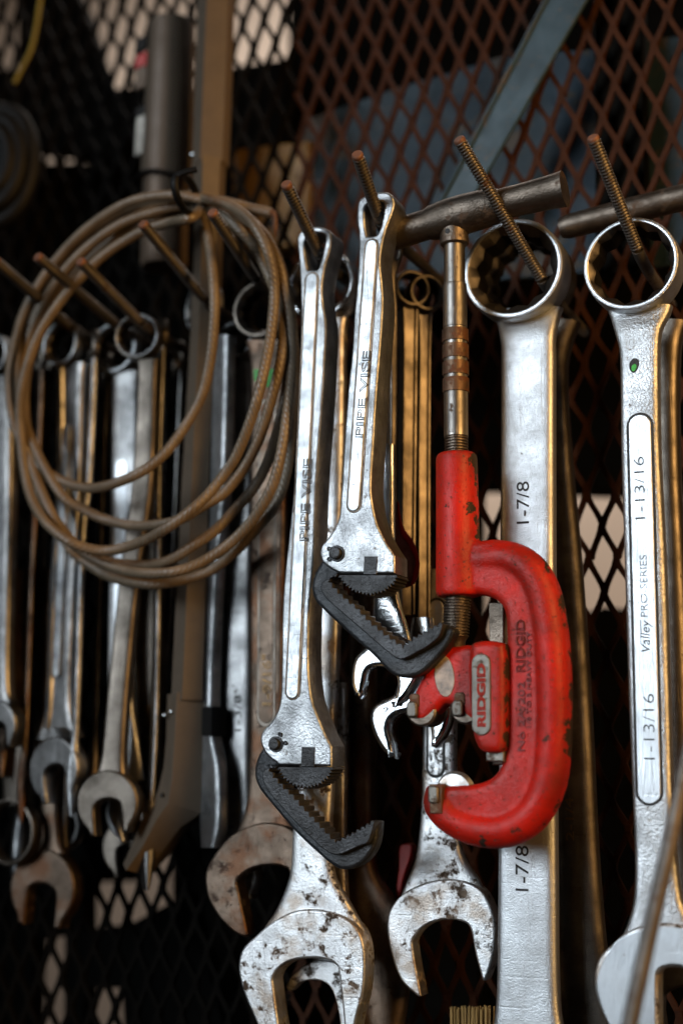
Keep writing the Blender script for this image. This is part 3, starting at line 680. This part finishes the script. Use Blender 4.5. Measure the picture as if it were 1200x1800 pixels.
# edge-on wrenches: only their right-hand rims catch the warm lamp
slivers = [
    (((76, 640), (70, 780), (58, 1000), (48, 1260)), 12, .075, 'thin edge-on wrench, a dim golden strip right of the leftmost cable turns'),
    (((88, 660), (82, 850), (76, 1000), (66, 1260)), 13, .06, 'thin edge-on wrench, golden strip touching the shiny left wrench'),
    (((168, 620), (164, 720), (157, 850), (146, 950), (136, 1250)), 15, .085, 'thin edge-on wrench, the brightest golden strip inside the cable coil'),
    (((192, 660), (187, 760), (182, 900), (172, 1250)), 12, .055, 'thin edge-on wrench, faint golden strip left of the pale spotted wrench'),
    (((288, 600), (280, 850), (280, 1000), (276, 1250), (270, 1380)), 13, .075, 'thin edge-on wrench, golden strip right of the leaning dull wrench'),
    (((32, 640), (28, 800), (22, 950), (14, 1180)), 12, .08, 'thin edge-on wrench, golden strip beside the left picture edge'),
    (((128, 1180), (124, 1300), (118, 1400)), 14, .05, 'thin edge-on wrench, short golden strip beside the dark jaw at the left'),
    (((52, 1150), (46, 1280), (40, 1380)), 14, .055, 'thin edge-on wrench, short golden strip above the lowest dark jaw'),
    (((228, 700), (222, 1000), (216, 1300)), 14, .04, 'thin edge-on wrench in the shade behind the two side by side rings'),
    (((320, 640), (304, 1000), (292, 1180)), 12, .035, 'thin edge-on wrench in the shade beside the square tube lever'),
    (((578, 560), (572, 800), (566, 1100), (560, 1300)), 13, .06, 'thin edge-on wrench, brown strip between the two pipe wrenches'),
]
for i, (pts, wd, d, lab) in enumerate(slivers):
    pl = Pl(pts[0][0], pts[0][1], d, 38)
    root = thing('combination_wrench', lab, 'wrench', pl, 'combination wrenches')
    loft(root, 'shank', pl, [(x-wd/2, y, x+wd/2, y) for x, y in pts]+[(pts[-1][0]-dx_-wd*f_/2, pts[-1][1]+dy_, pts[-1][0]-dx_+wd*f_/2, pts[-1][1]+dy_) for dx_, dy_, f_ in ((3, 50, 1.1), (5, 90, 1.7), (7, 130, 1.8), (9, 165, 1.2), (10, 185, .6))], sup(.024, 2.6, 4), (M['patina'], M['dark'], M['plated'], M['dark'], M['oily'])[i % 5])
    x, y = pts[0]; c = pl.uv((x, y-14))
    V, Fc = tube_geo([Vector((c.x+.0008*math.cos(a*PI/12), c.y+.013*math.sin(a*PI/12), -.013+.015*math.cos(a*PI/12))) for a in range(25)], .0026, .0034, 10, Vector((1, 0, 0)))
    mesh_obj('box_end', V, Fc, M['dark'], root)

# ================================================================== PIPE WRENCHES WITH HOOK JAWS
def zigzag(pl, pts, n, amp):
    """n teeth along a polyline (pixels), raised to the left of its direction"""
    L = [Vector(p[:2]) for p in pts]; seg = [(L[i+1]-L[i]).length for i in range(len(L)-1)]; T = sum(seg); out = []
    def pos(s):
        for i, g in enumerate(seg):
            if s <= g or i == len(seg)-1:
                d = (L[i+1]-L[i]).normalized(); return L[i]+d*min(s, g), Vector((d.y, -d.x))
            s -= g
    for k in range(n):
        for f, h in ((.0, 0), (.42, amp), (.58, amp)):
            p, nn = pos((k+f)/n*T); out.append(p+nn*h)
    p, nn = pos(T); out.append(p)
    return [pl.uv(p) for p in out]
def hook_wrench(label, pl, body, slot, rib, word, head_t, pin, ears, tab, arc, hook_out, hook_in, lip, mat):
    root = thing('pipe_wrench', label, 'pipe wrench', pl, 'pipe wrenches with hook jaws')
    slab(root, 'handle', U(pl, body, 6), head_t, mat, .0016, holes=[U(pl, slot, 5)], z0=0)
    # raised rims along both sides of the handle and the flat rib between them
    slab(root, 'rib_groove', capsule(pl, rib[0], rib[1], rib[2]+7), .002, M['bar'], .0004, z0=.0004, seg=2)
    slab(root, 'centre_rib', capsule(pl, (rib[0][0], rib[0][1]+3), (rib[1][0], rib[1][1]-3), rib[2]), .003, M['rib'], .0006, z0=.0012, seg=3)
    text(root, pl, 'PIPE VISE', word[0], word[1], word[2], .0012, M['emboss'], outline=.03, extrude=.0004)
    # pin with its snap ring
    c = pl.uv(pin[:2]); r = pin[2]*pl.s
    pn = lathe(root, 'pivot_pin', Vector((c.x, c.y, -.002)), Vector((0, 0, 1)), [(0, r*.86), (.0048, r*.86), (.0056, r*.74), (.0058, r*.5), (.0056, .0001)], M['oxide'], 28)
    lo = [Vector((c.x+r*1.16*math.cos(a*PI/20), c.y+r*1.16*math.sin(a*PI/20))) for a in range(40)]
    li = [Vector((c.x+r*.8*math.cos(a*PI/20), c.y+r*.8*math.sin(a*PI/20))) for a in range(40)]
    sr = slab(pn, 'snap_ring', lo, .0009, M['oxide'], .0002, [li], z0=.0011, seg=2)
    for e in ears:
        ec = pl.uv(e); slab(pn, 'snap_ring_ear', [Vector((ec.x+r*.34*math.cos(a*PI/8), ec.y+r*.34*math.sin(a*PI/8))) for a in range(16)], .0009, M['oxide'], .0002, [[Vector((ec.x+r*.13*math.cos(a*PI/6), ec.y+r*.13*math.sin(a*PI/6))) for a in range(12)]], z0=.00115, seg=2)
    # toothed half-round insert with its tab
    ins = worn_sides(slab(root, 'jaw_insert', [pl.uv(arc[0])]+zigzag(pl, arc, 20, 4.5)[::1], head_t*.86, M['oxide'], .0003, z0=-.0012, seg=1))
    slab(ins, 'insert_tab', [pl.uv(p) for p in tab], .003, M['oxide'], .0003, z0=.0003, seg=1)
    # hook jaw: low outer flange, raised toothed inner bar
    hk = slab(root, 'hook_jaw', U(pl, hook_out+[(*p[:2], 1) for p in reversed(hook_in)], 6), .012, M['oxide'], .0024, z0=-.0068)
    cor = max(range(len(hook_in)), key=lambda i: hook_in[i][1])
    inner = list(reversed(hook_in))
    ci = len(inner)-1-cor
    tz = zigzag(pl, [p[:2] for p in inner[:ci+1]], 8, -5)[:-1]+zigzag(pl, [p[:2] for p in inner[ci:]], 15, -5)
    bar = U(pl, lip, 6, False)+tz
    worn_sides(slab(hk, 'toothed_bar', bar, .016, M['oxide'], .0007, z0=-.0014, seg=2))
    return root
pl = Pl(545, 900, .132)
body1 = [(522, 423), (527, 408), (540, 400), (557, 398), (573, 402), (582, 412), (580, 437), (571, 470), (566, 503), (568, 537), (572, 560), (573, 587), (571, 620), (567, 697), (556, 850), (551, 981), (544, 1060), (542, 1112), (542, 1169), (545, 1210), (551, 1240), (562, 1268), (572, 1292), (583, 1313, 1), (583, 1347, 1), (490, 1345, 1), (473, 1332), (462, 1317), (457, 1300), (462, 1284), (475, 1270), (487, 1250), (492, 1227), (494, 1187), (495, 1094), (499, 1019), (509, 925), (516, 850), (523, 697), (528, 583), (528, 517), (525, 457)]
slot1 = [(535, 428), (542, 413), (556, 409), (570, 415), (569, 436), (561, 466), (556, 474, 1), (541, 475, 1), (537, 455)]
hook_wrench('plated pipe wrench with black hook jaw, the left and lower of the two', pl, body1, slot1,
    ((549, 478), (514, 1231), 22), ((541, 951), (548, 806), 15), .022, (485, 1308, 11.7), [(493, 1291), (502, 1306)],
    [(530, 1313), (554, 1313), (553, 1348), (529, 1348)],
    [(582, 1348), (575, 1363), (560, 1376), (537, 1383), (515, 1378), (500, 1367), (488, 1348)],
    [(462, 1300, 1), (452, 1316), (443, 1332), (438, 1357), (444, 1382), (463, 1408), (510, 1463), (550, 1501), (571, 1519), (590, 1529), (612, 1528), (632, 1516), (647, 1497), (654, 1476), (657, 1445, 1)],
    [(487, 1345), (468, 1349), (476, 1364), (491, 1381), (511, 1401), (538, 1431), (564, 1458), (588, 1484), (618, 1468), (638, 1456), (657, 1445)],
    [(462, 1352), (459, 1366), (466, 1385), (490, 1416), (537, 1466), (568, 1494), (588, 1503), (607, 1498), (630, 1487), (645, 1480), (657, 1446, 1)], M['plated'])
pl = Pl(640, 700, .148)
body2 = [(627, 367), (630, 353), (641, 344), (662, 338), (682, 338), (692, 352), (690, 370), (678, 403), (670, 437), (668, 463), (671, 497), (673, 533), (669, 600), (661, 697), (656, 780), (652, 850), (655, 887), (663, 921), (677, 951), (694, 977, 1), (694, 1008, 1), (597, 1008, 1), (583, 1001), (569, 991), (562, 975), (565, 959), (576, 945), (589, 925), (596, 902), (598, 872), (600, 850), (604, 780), (610, 697), (618, 617), (622, 550), (628, 483), (630, 417), (627, 390)]
slot2 = [(641, 366), (648, 357), (662, 353), (674, 358), (672, 383), (666, 405), (659, 414, 1), (645, 415, 1), (641, 395)]
hook_wrench('plated pipe wrench with black hook jaw, the right and upper of the two', pl, body2, slot2,
    ((654, 419), (621, 902), 21), ((638, 770), (652, 617), 14), .022, (592, 973, 12.5), [(579, 965), (579, 983)],
    [(640, 978), (664, 978), (662, 1010), (638, 1010)],
    [(695, 1010), (688, 1024), (672, 1037), (648, 1043), (622, 1037), (605, 1024), (595, 1010)],
    [(566, 968, 1), (556, 985), (544, 1007), (539, 1030), (545, 1053), (562, 1072), (610, 1117), (648, 1151), (671, 1176), (687, 1187), (707, 1190), (731, 1184), (753, 1165), (776, 1139), (789, 1116), (791, 1105), (776, 1096, 1)],
    [(592, 1006), (572, 1019), (582, 1032), (600, 1050), (622, 1068), (648, 1095), (675, 1117), (707, 1139), (727, 1123), (750, 1110), (776, 1096)],
    [(565, 1022), (562, 1036), (575, 1055), (617, 1092), (660, 1129), (690, 1154), (706, 1158), (728, 1148), (752, 1134), (770, 1118), (777, 1097, 1)], M['plated'])
# third one behind, seen from its right side, with red rims
pl = Pl(705, 600, .098, 38)
p3 = thing('pipe_wrench', 'dark pipe wrench with red edges half hidden behind the upper pipe wrench', 'pipe wrench', pl, 'pipe wrenches with hook jaws')
slab(p3, 'handle', U(pl, [(683, 400), (690, 380), (702, 385), (712, 410), (708, 450), (697, 490), (700, 560), (699, 700), (697, 850), (704, 920), (722, 950), (733, 985), (733, 1005), (724, 1020), (690, 1010), (685, 930), (686, 700), (684, 550), (683, 460)], 5), .016, M['dark'], .0016, holes=[U(pl, [(693, 405), (701, 402), (703, 425), (697, 455), (692, 440)], 4)])
slab(p3, 'red_edge', U(pl, [(699, 880), (708, 925), (726, 952), (737, 985), (734, 1015), (722, 1030), (726, 1005), (729, 985), (718, 958), (702, 932)], 4), .018, M['redplain'], .0008, z0=.001)

# ================================================================== PIPE CUTTER
pl = Pl(900, 1200, .122)
PC = thing('pipe_cutter', 'red heavy duty pipe cutter with rollers and black threaded screw, hanging by its handle', 'pipe cutter', pl)
def q3(p, z=0): v = pl.uv(p); return Vector((v.x, v.y, z))
web = U(pl, [(806, 940), (840, 952), (880, 950), (925, 970), (962, 1010), (984, 1070), (990, 1150), (992, 1250), (986, 1350), (970, 1410), (935, 1462), (880, 1480), (820, 1472), (775, 1452), (754, 1420), (752, 1384, 1), (800, 1380), (840, 1378), (868, 1367), (884, 1347), (893, 1318), (895, 1250), (895, 1150), (893, 1090), (886, 1066), (868, 1052), (840, 1046), (800, 1044)], 6)
rim = cr3([q3(p) for p in [(812, 985), (850, 983), (890, 981), (928, 1000), (953, 1042), (966, 1110), (972, 1200), (972, 1290), (963, 1372), (936, 1428), (893, 1456), (845, 1457), (800, 1440), (778, 1414)]], 8)
nr = len(rim)
rr = [.0105+.0012*math.sin(PI*i/nr) for i in range(nr)]
boss_a, boss_b = q3((802, 797)), q3((806, 1049)); ax = boss_b-boss_a
def lathe_geo(p0, axis, prof, k=40):
    a = axis.normalized(); x = a.orthogonal().normalized(); y = a.cross(x); V, Fc = [], []
    for h, r in prof:
        for j in range(k): t = 2*PI*j/k; V.append(p0+a*h+x*(r*math.cos(t))+y*(r*math.sin(t)))
    for i in range(len(prof)-1):
        for j in range(k): q = (j+1) % k; Fc.append((i*k+j, i*k+q, (i+1)*k+q, (i+1)*k+j))
    Fc.append(tuple(reversed(range(k)))); Fc.append(tuple(range((len(prof)-1)*k, len(prof)*k))); return V, Fc
Lb = ax.length
me = remeshed([slab_geo(web, .017, .005, (), .0085, 4), tube_geo(rim, rr, [.0088+.0034*min(1, i/(nr*.22)) for i in range(nr)], 24),
    lathe_geo(boss_a, ax, [(0, .0118), (.0012, .0128), (.003, .0134), (Lb*.5, .0139), (Lb-.004, .0146), (Lb-.001, .0142), (Lb, .0132)]),
    tube_geo(cr3([q3(p) for p in [(775, 1388), (770, 1415), (790, 1440)]], 6), .009, .0115, 20)], .0010, 16)
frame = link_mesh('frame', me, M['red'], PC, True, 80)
fb = BVHTree.FromPolygons([v.co for v in me.vertices], [tuple(p.vertices) for p in me.polygons])
text(frame, pl, 'RIDGID', (929, 1183), (929, 1091), 15, .0074, M['redtext'], outline=.035, extrude=.0006, drape=fb)
text(frame, pl, 'No 2A/202', (929, 1320), (929, 1200), 12, .0074, M['redtext'], extrude=.0009, drape=fb)
text(frame, pl, '1/8 TO 2 HEAVY DUTY', (940, 1279), (940, 1112), 7.5, .0076, M['redtext'], extrude=.0009, drape=fb)
# screw below the boss
def threads(root, name, a, b, r, mat, pitch=.0019):
    L = (b-a).length; n = int(L/pitch); prof = [(0, r*.8)]
    for i in range(n): z = i*pitch; prof += [(z+.1*pitch, r*.84), (z+.45*pitch, r), (z+.65*pitch, r), (z+.98*pitch, r*.84)]
    return lathe(root, name, a, b-a, prof, mat, 24, 60)
threads(PC, 'feed_screw', q3((804, 1046)), q3((800, 1122)), .0086, M['bar'])
lathe(PC, 'screw_tip', q3((801, 1118)), q3((800, 1145))-q3((801, 1118)), [(0, .008), (.003, .0062), (.011, .0058)], M['bar'])
# slide rail and slide
slab(PC, 'slide_rail', [pl.uv(p) for p in ((861, 1060), (888, 1060), (888, 1345), (868, 1345))], .012, M['bar'], .001, z0=.004)
slab(PC, 'rail_nut', [pl.uv(p) for p in ((862, 1318), (894, 1318), (894, 1340), (862, 1338))], .014, M['plate'], .0012, z0=.010)
sb = U(pl, [(842, 1134), (862, 1129), (888, 1131), (899, 1142), (901, 1200), (900, 1290), (897, 1316), (888, 1323), (862, 1322), (850, 1310), (842, 1280), (838, 1200), (838, 1150)], 5)
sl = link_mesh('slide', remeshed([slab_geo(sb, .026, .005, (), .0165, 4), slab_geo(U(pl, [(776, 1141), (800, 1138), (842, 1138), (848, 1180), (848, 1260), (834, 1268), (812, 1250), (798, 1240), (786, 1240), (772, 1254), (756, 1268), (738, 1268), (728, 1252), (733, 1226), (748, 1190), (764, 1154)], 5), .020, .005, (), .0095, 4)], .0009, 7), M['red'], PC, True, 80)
slab(sl, 'name_plate', capsule(pl, (860, 1152), (861, 1294), 33), .002, M['plate'], .0008, z0=.0175, seg=2)
text(sl, pl, 'RIDGID', (868, 1279), (867, 1169), 14, .0175, M['platetext'], outline=.055, extrude=.0005)
ce = pl.uv((790, 1190)); slab(sl, 'oval_sticker', [Vector((ce.x+.0065*math.cos(a*PI/20)-.0008*math.sin(a*PI/20), ce.y+.0128*math.sin(a*PI/20))) for a in range(40)], .0008, M['sticker'], .0003, z0=.0100, seg=2)
for (px, py, wx, wy) in ((735, 1248, 748, 1250), (814, 1246, 824, 1246)):
    c = q3((wx, wy))
    lathe(PC, 'roller', Vector((c.x, c.y, -.013)), Vector((0, 0, 1)), [(0, .0085), (.001, .0098), (.004, .0098), (.005, .0088), (.016, .0088), (.017, .0098), (.0205, .0098), (.0215, .0085), (.0216, .005)], M['bar'], 36)
    c = pl.uv((px, py)); s = pl.s
    pn = slab(PC, 'roller_pin', [Vector((c.x+x*s, c.y+y*s)) for x, y in ((-10, 9), (-6, 14), (6, 14), (10, 9), (10, -10), (6, -14), (-6, -14), (-10, -10))], .026, M['plate'], .0012, z0=.0125, seg=3)
    slab(pn, 'pin_seat', [Vector((c.x+(x+3)*s, c.y+(y+15)*s)) for x, y in ((-10, 9), (-6, 13), (6, 13), (10, 9), (10, -10), (-10, -10))], .02, M['knurl'], .001, z0=.0105, seg=2)
# cutting wheel in the lower arm with its pin
c = q3((800, 1392)); lathe(PC, 'cutting_wheel', Vector((c.x, c.y, -.005)), Vector((0, 0, 1)), [(0, .006), (.001, .011), (.0048, .0128), (.0052, .0128), (.009, .011), (.010, .006)], M['worn'], 40)
slab(PC, 'pin_slot', [pl.uv(p) for p in ((766, 1378), (789, 1378), (789, 1429), (768, 1429))], .008, M['knurl'], .0008, z0=.0132, seg=2)
c = pl.uv((775, 1396)); slab(PC, 'wheel_pin', [Vector((c.x+x*pl.s, c.y+y*pl.s)) for x, y in ((-9, 11), (-5, 15), (6, 15), (10, 11), (10, -11), (6, -15), (-5, -15), (-9, -11))], .02, M['plate'], .0012, z0=.0155, seg=3)
# feed shaft above the boss: threads, bright sleeve, knurled grip, upper shaft, cross handle
S = lambda y: q3((798+ (y-430)*.010, y))
threads(PC, 'shaft_thread', S(768), S(800), .0078, M['bar'])
sp = [(0, .0066), (.0008, .0072), (.03, .0072), (.031, .0066)]
def seg_(name, y0, y1, r, mat, bev=.0005):
    a, b = S(y0), S(y1); L = (b-a).length; return lathe(PC, name, a, b-a, [(0, r-bev), (bev, r), (L-bev, r), (L, r-bev)], mat, 32)
seg_('shaft_sleeve', 690, 769, .0079, M['shaft'])
for y0, y1 in ((580, 601), (607, 631), (637, 660), (666, 690)):
    a, b = S(y0), S(y1); L = (b-a).length; V, Fc = [], []; k, n = 40, 10
    for i in range(n+1):
        for j in range(k):
            bump_ = .0007 if (i % 2) == (j % 2) else -.00015
            r = .0080+bump_; t = 2*PI*j/k; d = (b-a).normalized(); x = d.orthogonal().normalized(); y = d.cross(x)
            V.append(a+d*(L*i/n)+x*(r*math.cos(t))+y*(r*math.sin(t)))
    for i in range(n):
        for j in range(k): q = (j+1) % k; Fc.append((i*k+j, i*k+q, (i+1)*k+q, (i+1)*k+j))
    Fc.append(tuple(reversed(range(k)))); Fc.append(tuple(range(n*k, (n+1)*k)))
    mesh_obj('knurled_band', V, Fc, M['knurl'], PC, True, 10)
seg_('grip_core', 575, 692, .0076, M['shaft']); seg_('upper_shaft', 500, 577, .0079, M['shaft']); seg_('shaft_neck', 425, 502, .0070, M['shaft'])
a, b = S(391), S(432); L = (b-a).length
col_ = lathe(PC, 'handle_socket', a, b-a, [(0, .0085), (.002, .0092), (L-.003, .0096), (L-.001, .0094), (L, .008)], M['bar'], 32)
lathe(col_, 'socket_hole', S(414)+Vector((-.0012, 0, .0078)), Vector((-.05, 0, 1)), [(0, .0018), (.0022, .0018)], M['ink'], 16)
hp_ = cr3([q3(p) for p in [(690, 414), (740, 398), (800, 381), (870, 362), (930, 347), (975, 336), (992, 332)]], 6)
n = len(hp_); hr = [.0102 + (.0030 if .2 < i/n < .5 else 0)*math.sin(PI*max(0, min(1, (i/n-.15)/.4))) + (.0018*max(0, (i/n-.6)/.4)) for i in range(n)]
tube(PC, 'cross_handle', hp_, hr, M['bar'], 28)

# steel bar to the right of the handle, behind the rods
pl = Pl(1100, 365, .05)
o = tube(None, 'steel_pipe', [Vector((*pl.uv(p), 0)) for p in ((985, 402), (1000, 398), (1100, 372), (1200, 347), (1330, 314))], [.007, .0085, .0088, .009, .009], M['bar'], 28); o.matrix_world = pl.mat()
tag(o, 'dark round steel pipe lying across the mesh at the right edge', 'pipe')

# ================================================================== GREY LEVER TOOL AND BROWN CYLINDER
pl = Pl(340, 800, .082, 0)
LT = thing('lever_tool', 'long grey square tube lever with a bent sheet handle, left of the edge-on wrench', 'lever tool', pl)
def prism(root, name, pl, left, mid, right, mat, depth, b=.0008):
    """square tube seen on its edge: three long edges traced top to bottom, the middle one nearest"""
    V, Fc = [], []
    for l, m_, r in zip(left, mid, right):
        a, c, e = pl.uv(l), pl.uv(m_), pl.uv(r)
        ring_ = [(a.x, a.y, -depth*.45), (c.x-(c.x-a.x)*.08, c.y, -.0006), (c.x, c.y, 0), (c.x+(e.x-c.x)*.08, c.y, -.0006), (e.x, e.y, -depth*.7), (e.x-.001, e.y, -depth*1.6), (a.x, a.y, -depth*1.5)]
        V += ring_
    m = 7
    for k in range(len(left)-1):
        for i in range(m): j = (i+1) % m; Fc.append((k*m+i, k*m+j, (k+1)*m+j, (k+1)*m+i))
    Fc.append(tuple(range(m))); Fc.append(tuple(reversed(range((len(left)-1)*m, len(left)*m))))
    return mesh_obj(name, V, Fc, mat, root, True, 25)
prism(LT, 'upper_channel', pl, [(342, -60), (336, 120), (331, 280), (327, 300)], [(366, -60), (358, 120), (352, 276), (352, 280)], [(392, -60), (386, 120), (380, 270), (380, 274)], M['taupe'], .014)
tb = prism(LT, 'square_tube', pl, [(333, 270), (336, 400), (330, 560), (313, 850), (294, 1230)], [(356, 270), (355, 400), (350, 560), (337, 850), (320, 1230)], [(378, 270), (372, 400), (368, 560), (357, 850), (345, 1230)], M['taupe'], .012)
hd = prism(LT, 'bent_handle', pl, [(283, 1220), (281, 1300), (276, 1350), (266, 1392), (245, 1425), (224, 1478), (205, 1520)], [(311, 1217), (307, 1300), (302, 1370), (296, 1412), (276, 1440), (250, 1490), (222, 1530)], [(350, 1221), (346, 1300), (342, 1380), (336, 1430), (300, 1455), (262, 1505), (230, 1538)], M['taupe'], .020)
for (x, y, z) in ((285, 1257, -.004), (299, 1251, -.002), (282, 1398, -.003)):
    v = pl.uv((x, y)); lathe(hd, 'rivet', Vector((v.x, v.y, z)), Vector((-.35, 0, 1)), [(0, .0018), (.0012, .0016), (.0018, .0008), (.0019, .0001)], M['chrome'] if y < 1300 else M['ink'], 14)
for (x, y) in ((347, 250), (333, 268)):
    v = pl.uv((x, y)); lathe(LT, 'rivet', Vector((v.x, v.y, -.005)), Vector((-.35, 0, 1)), [(0, .0022), (.0014, .002), (.0022, .001), (.0023, .0001)], M['chrome'], 14)
pl = Pl(290, 300, .035, 0)
CT = thing('cylinder_tool', 'thick brown grey cylinder with a sheet sleeve hanging upright behind the coil', 'cylinder tool', pl)
def q4(p, z=0): v = pl.uv(p); return Vector((v.x, v.y, z))
a, b = q4((297, 60)), q4((288, 470)); s = pl.s
lathe(CT, 'inner_tube', a, b-a, [(0, 34*s), (.001, 36*s), ((b-a).length-.004, 41*s), ((b-a).length, 37*s)], M['taupe2'], 40)
a, b = q4((303, 42)), q4((293, 318)); L = (b-a).length
lathe(CT, 'sheet_sleeve', a, b-a, [(0, 39*s), (.001, 41*s), (L-.001, 46*s), (L, 45*s), (L-.0005, 43*s), (.002, 38*s)], M['taupe'], 44)
for y0, y1, m_ in ((75, 100, 'black'), (104, 128, 'redplain'), (128, 165, 'taupe'), (196, 212, 'black'), (212, 280, 'plate')):
    slab(CT, 'sleeve_slot', [pl.uv(p) for p in ((257, y0+8), (275, y0), (273, y1), (253, y1+6))], .004, M[m_], .0008, z0=33*s, seg=2)
tube(CT, 'dark_seam', [q4((248+i*10, 322-5*math.sin(PI*i/9.5)), 40*s*math.sin(PI*(i+.8)/10.6)+.004) for i in range(10)], .0015, M['black'], 10)

# ================================================================== CABLE COIL
turns = [
    [(358, 352), (300, 343), (225, 357), (150, 405), (90, 470), (45, 545), (21, 632), (18, 700), (32, 764), (62, 812), (108, 845), (154, 858), (195, 852), (244, 832), (287, 800), (326, 749), (356, 692), (371, 625), (377, 550), (375, 494), (369, 437), (362, 395), (354, 368)],
    [(330, 364), (290, 366), (235, 380), (165, 427), (100, 497), (60, 562), (37, 640), (37, 700), (49, 756), (75, 815), (112, 873), (150, 897), (187, 914), (232, 924), (281, 922), (319, 912), (356, 890), (394, 866), (431, 820), (458, 765), (480, 690), (494, 630), (497, 580), (486, 520), (466, 470), (445, 430), (420, 403), (392, 380), (360, 364)],
    [(335, 383), (295, 392), (240, 412), (175, 455), (110, 525), (66, 595), (40, 680), (36, 750), (45, 835), (60, 886), (86, 924), (120, 950), (150, 963), (187, 968), (225, 961), (262, 946), (300, 924), (337, 896), (367, 868), (394, 834), (416, 800), (440, 740), (455, 690), (466, 640), (477, 580), (482, 520), (480, 480), (470, 440), (452, 405), (430, 378), (400, 360), (365, 350)],
    [(330, 344), (285, 350), (215, 370), (140, 422), (80, 497), (45, 578), (29, 660), (30, 740), (49, 830), (67, 867), (97, 912), (130, 955), (157, 978), (187, 987), (225, 992), (262, 993), (300, 984), (337, 961), (375, 935), (412, 897), (450, 852), (475, 800), (492, 740), (504, 680), (507, 620), (504, 560), (496, 500), (482, 450), (460, 408), (430, 380), (395, 364), (362, 356)],
    [(330, 360), (280, 370), (205, 398), (130, 458), (75, 538), (44, 625), (37, 705), (52, 805), (85, 890), (120, 948), (150, 972), (187, 992), (225, 1004), (262, 1008), (300, 1006), (337, 996), (375, 976), (415, 945), (450, 905), (480, 850), (497, 780), (508, 700), (513, 630), (510, 560), (500, 500), (485, 450), (462, 410), (430, 385), (395, 370), (362, 362)],
    [(328, 375), (275, 388), (200, 420), (128, 485), (78, 560), (50, 640), (44, 720), (60, 820), (90, 905), (124, 965), (150, 988), (187, 1011), (225, 1022), (262, 1027), (300, 1024), (337, 1015), (375, 1000), (415, 968), (450, 930), (485, 885), (505, 820), (512, 740), (517, 660), (514, 580), (504, 510), (488, 455), (462, 412), (428, 380), (395, 366), (362, 356), (385, 353), (410, 358), (440, 366), (478, 375)],
]
dep = [.126, .118, .134, .111, .122, .104]
pl = Pl(265, 690, .14)
CC = thing('cable_coil', 'coil of brown sheathed steel cable held by a black tie', 'cable', pl)
pts = []
for T, d in zip(turns, dep):
    m = len(T)
    for i, p in enumerate(T):
        dd = d + .006*math.sin(i*1.1+d*300)
        P3 = at(p[0], p[1], dd)-pl.O; pts.append(Vector((P3.dot(pl.u), P3.dot(pl.v), P3.dot(pl.n))))
path = cr3(pts, 9)
# resample evenly so that the strands' twist is even
res = [path[0]]; acc = 0; step = .0007
for a, b in zip(path, path[1:]):
    d = (b-a).length
    while d > 1e-9 and acc+d >= step:
        a = a+(b-a)*((step-acc)/d); d = (b-a).length; acc = 0; res.append(a)
    acc += d
tube(CC, 'cable', res, .0036, M['cable'], 36, Vector((0, 0, 1)), None, 70, fn=lambda a, s: .90+.15*abs(math.cos(3*(a-s*250)))**.7)
e = res[-1]; dv = (res[-1]-res[-6]).normalized()
fr = tube(CC, 'frayed_end', [e-dv*.002, e+dv*.002, e+dv*.0035+Vector((0, -.003, 0)), e+dv*.003+Vector((.0005, -.010, .001)), e+dv*.0035+Vector((0, -.018, 0))], [.0028, .0026, .0016, .0022, .0006], M['core'], 10)
c = at(357, 362, .12)-pl.O; c = Vector((c.dot(pl.u), c.dot(pl.v), 0))
tie = tube(CC, 'black_tie', [c+Vector((.0035*math.sin(a*PI/12)*.6, .0125*math.cos(a*PI/12), .020*math.sin(a*PI/12)+.004)) for a in range(25)], .0022, M['black'], 12, Vector((1, 0, 0)), .003)
tube(tie, 'tie_tail', [c+Vector(p) for p in ((.002, .006, .022), (.010, .008, .022), (.017, .0095, .019))], .0022, M['black'], 8)

# ================================================================== SMALL THINGS AT THE BOTTOM
# near rod crossing the right-hand corner
pl = Pl(1150, 1570, .20)
a, b = at(1206, 1330, .19), at(1100, 1830, .215)
m = Matrix.Translation(b); fr_ = thing('bent_rod', 'blurred brown steel rod slanting across the lower right corner, nearest the camera', 'rod', m)
tube(fr_, 'rod', [a-b+(a-b).normalized()*.12, a-b, (a-b)*.66+Vector((.0008, 0, 0)), (a-b)*.33, Vector((0, 0, 0)), (b-a)*.2], [.0040, .0041, .0043, .0044, .0045, .0045], M['rod'], 20, Vector((0, 1, 0)))
pl = Pl(825, 1790, .04)
br = thing('brush', 'wooden brush tip with golden bristles peeping in at the bottom edge', 'brush', pl)
for i in range(26):
    for j in range(3):
        x = 790+i*2.8+random.uniform(-1, 1); v = pl.uv((x, 1900)); w2 = pl.uv((x+random.uniform(-4, 4), 1771+random.uniform(-2, 4)))
        V, Fc = tube_geo([Vector((v.x, v.y, -j*.003)), Vector((w2.x, w2.y, -j*.003+random.uniform(-.001, .001)))], [.0007, .0005], None, 5)
        if i == 0 and j == 0: AV, AF = [], []
        bb = len(AV); AV += V; AF += [tuple(k+bb for k in f) for f in Fc]
bo = mesh_obj('bristles', AV, AF, M['bristle'], br); bo['kind'] = 'stuff'
slab(br, 'brush_block', [pl.uv(p) for p in ((786, 1860), (866, 1860), (866, 1960), (786, 1960))], .02, M['yellow'], .002, z0=.005)
pl = Pl(712, 1500, .03)
rg = thing('red_handle', 'small piece of a red handle in the dark below the rollers', 'handle', pl)
slab(rg, 'grip', U(pl, [(702, 1488), (722, 1486), (720, 1510), (708, 1545), (698, 1600), (690, 1600), (700, 1530)], 4), .008, M['redplain'], .001)

print('objects', len(bpy.data.objects), 'tris', sum(len(o.data.loop_triangles) if not o.data.calc_loop_triangles() else 0 for o in bpy.data.objects if o.type == 'MESH'))
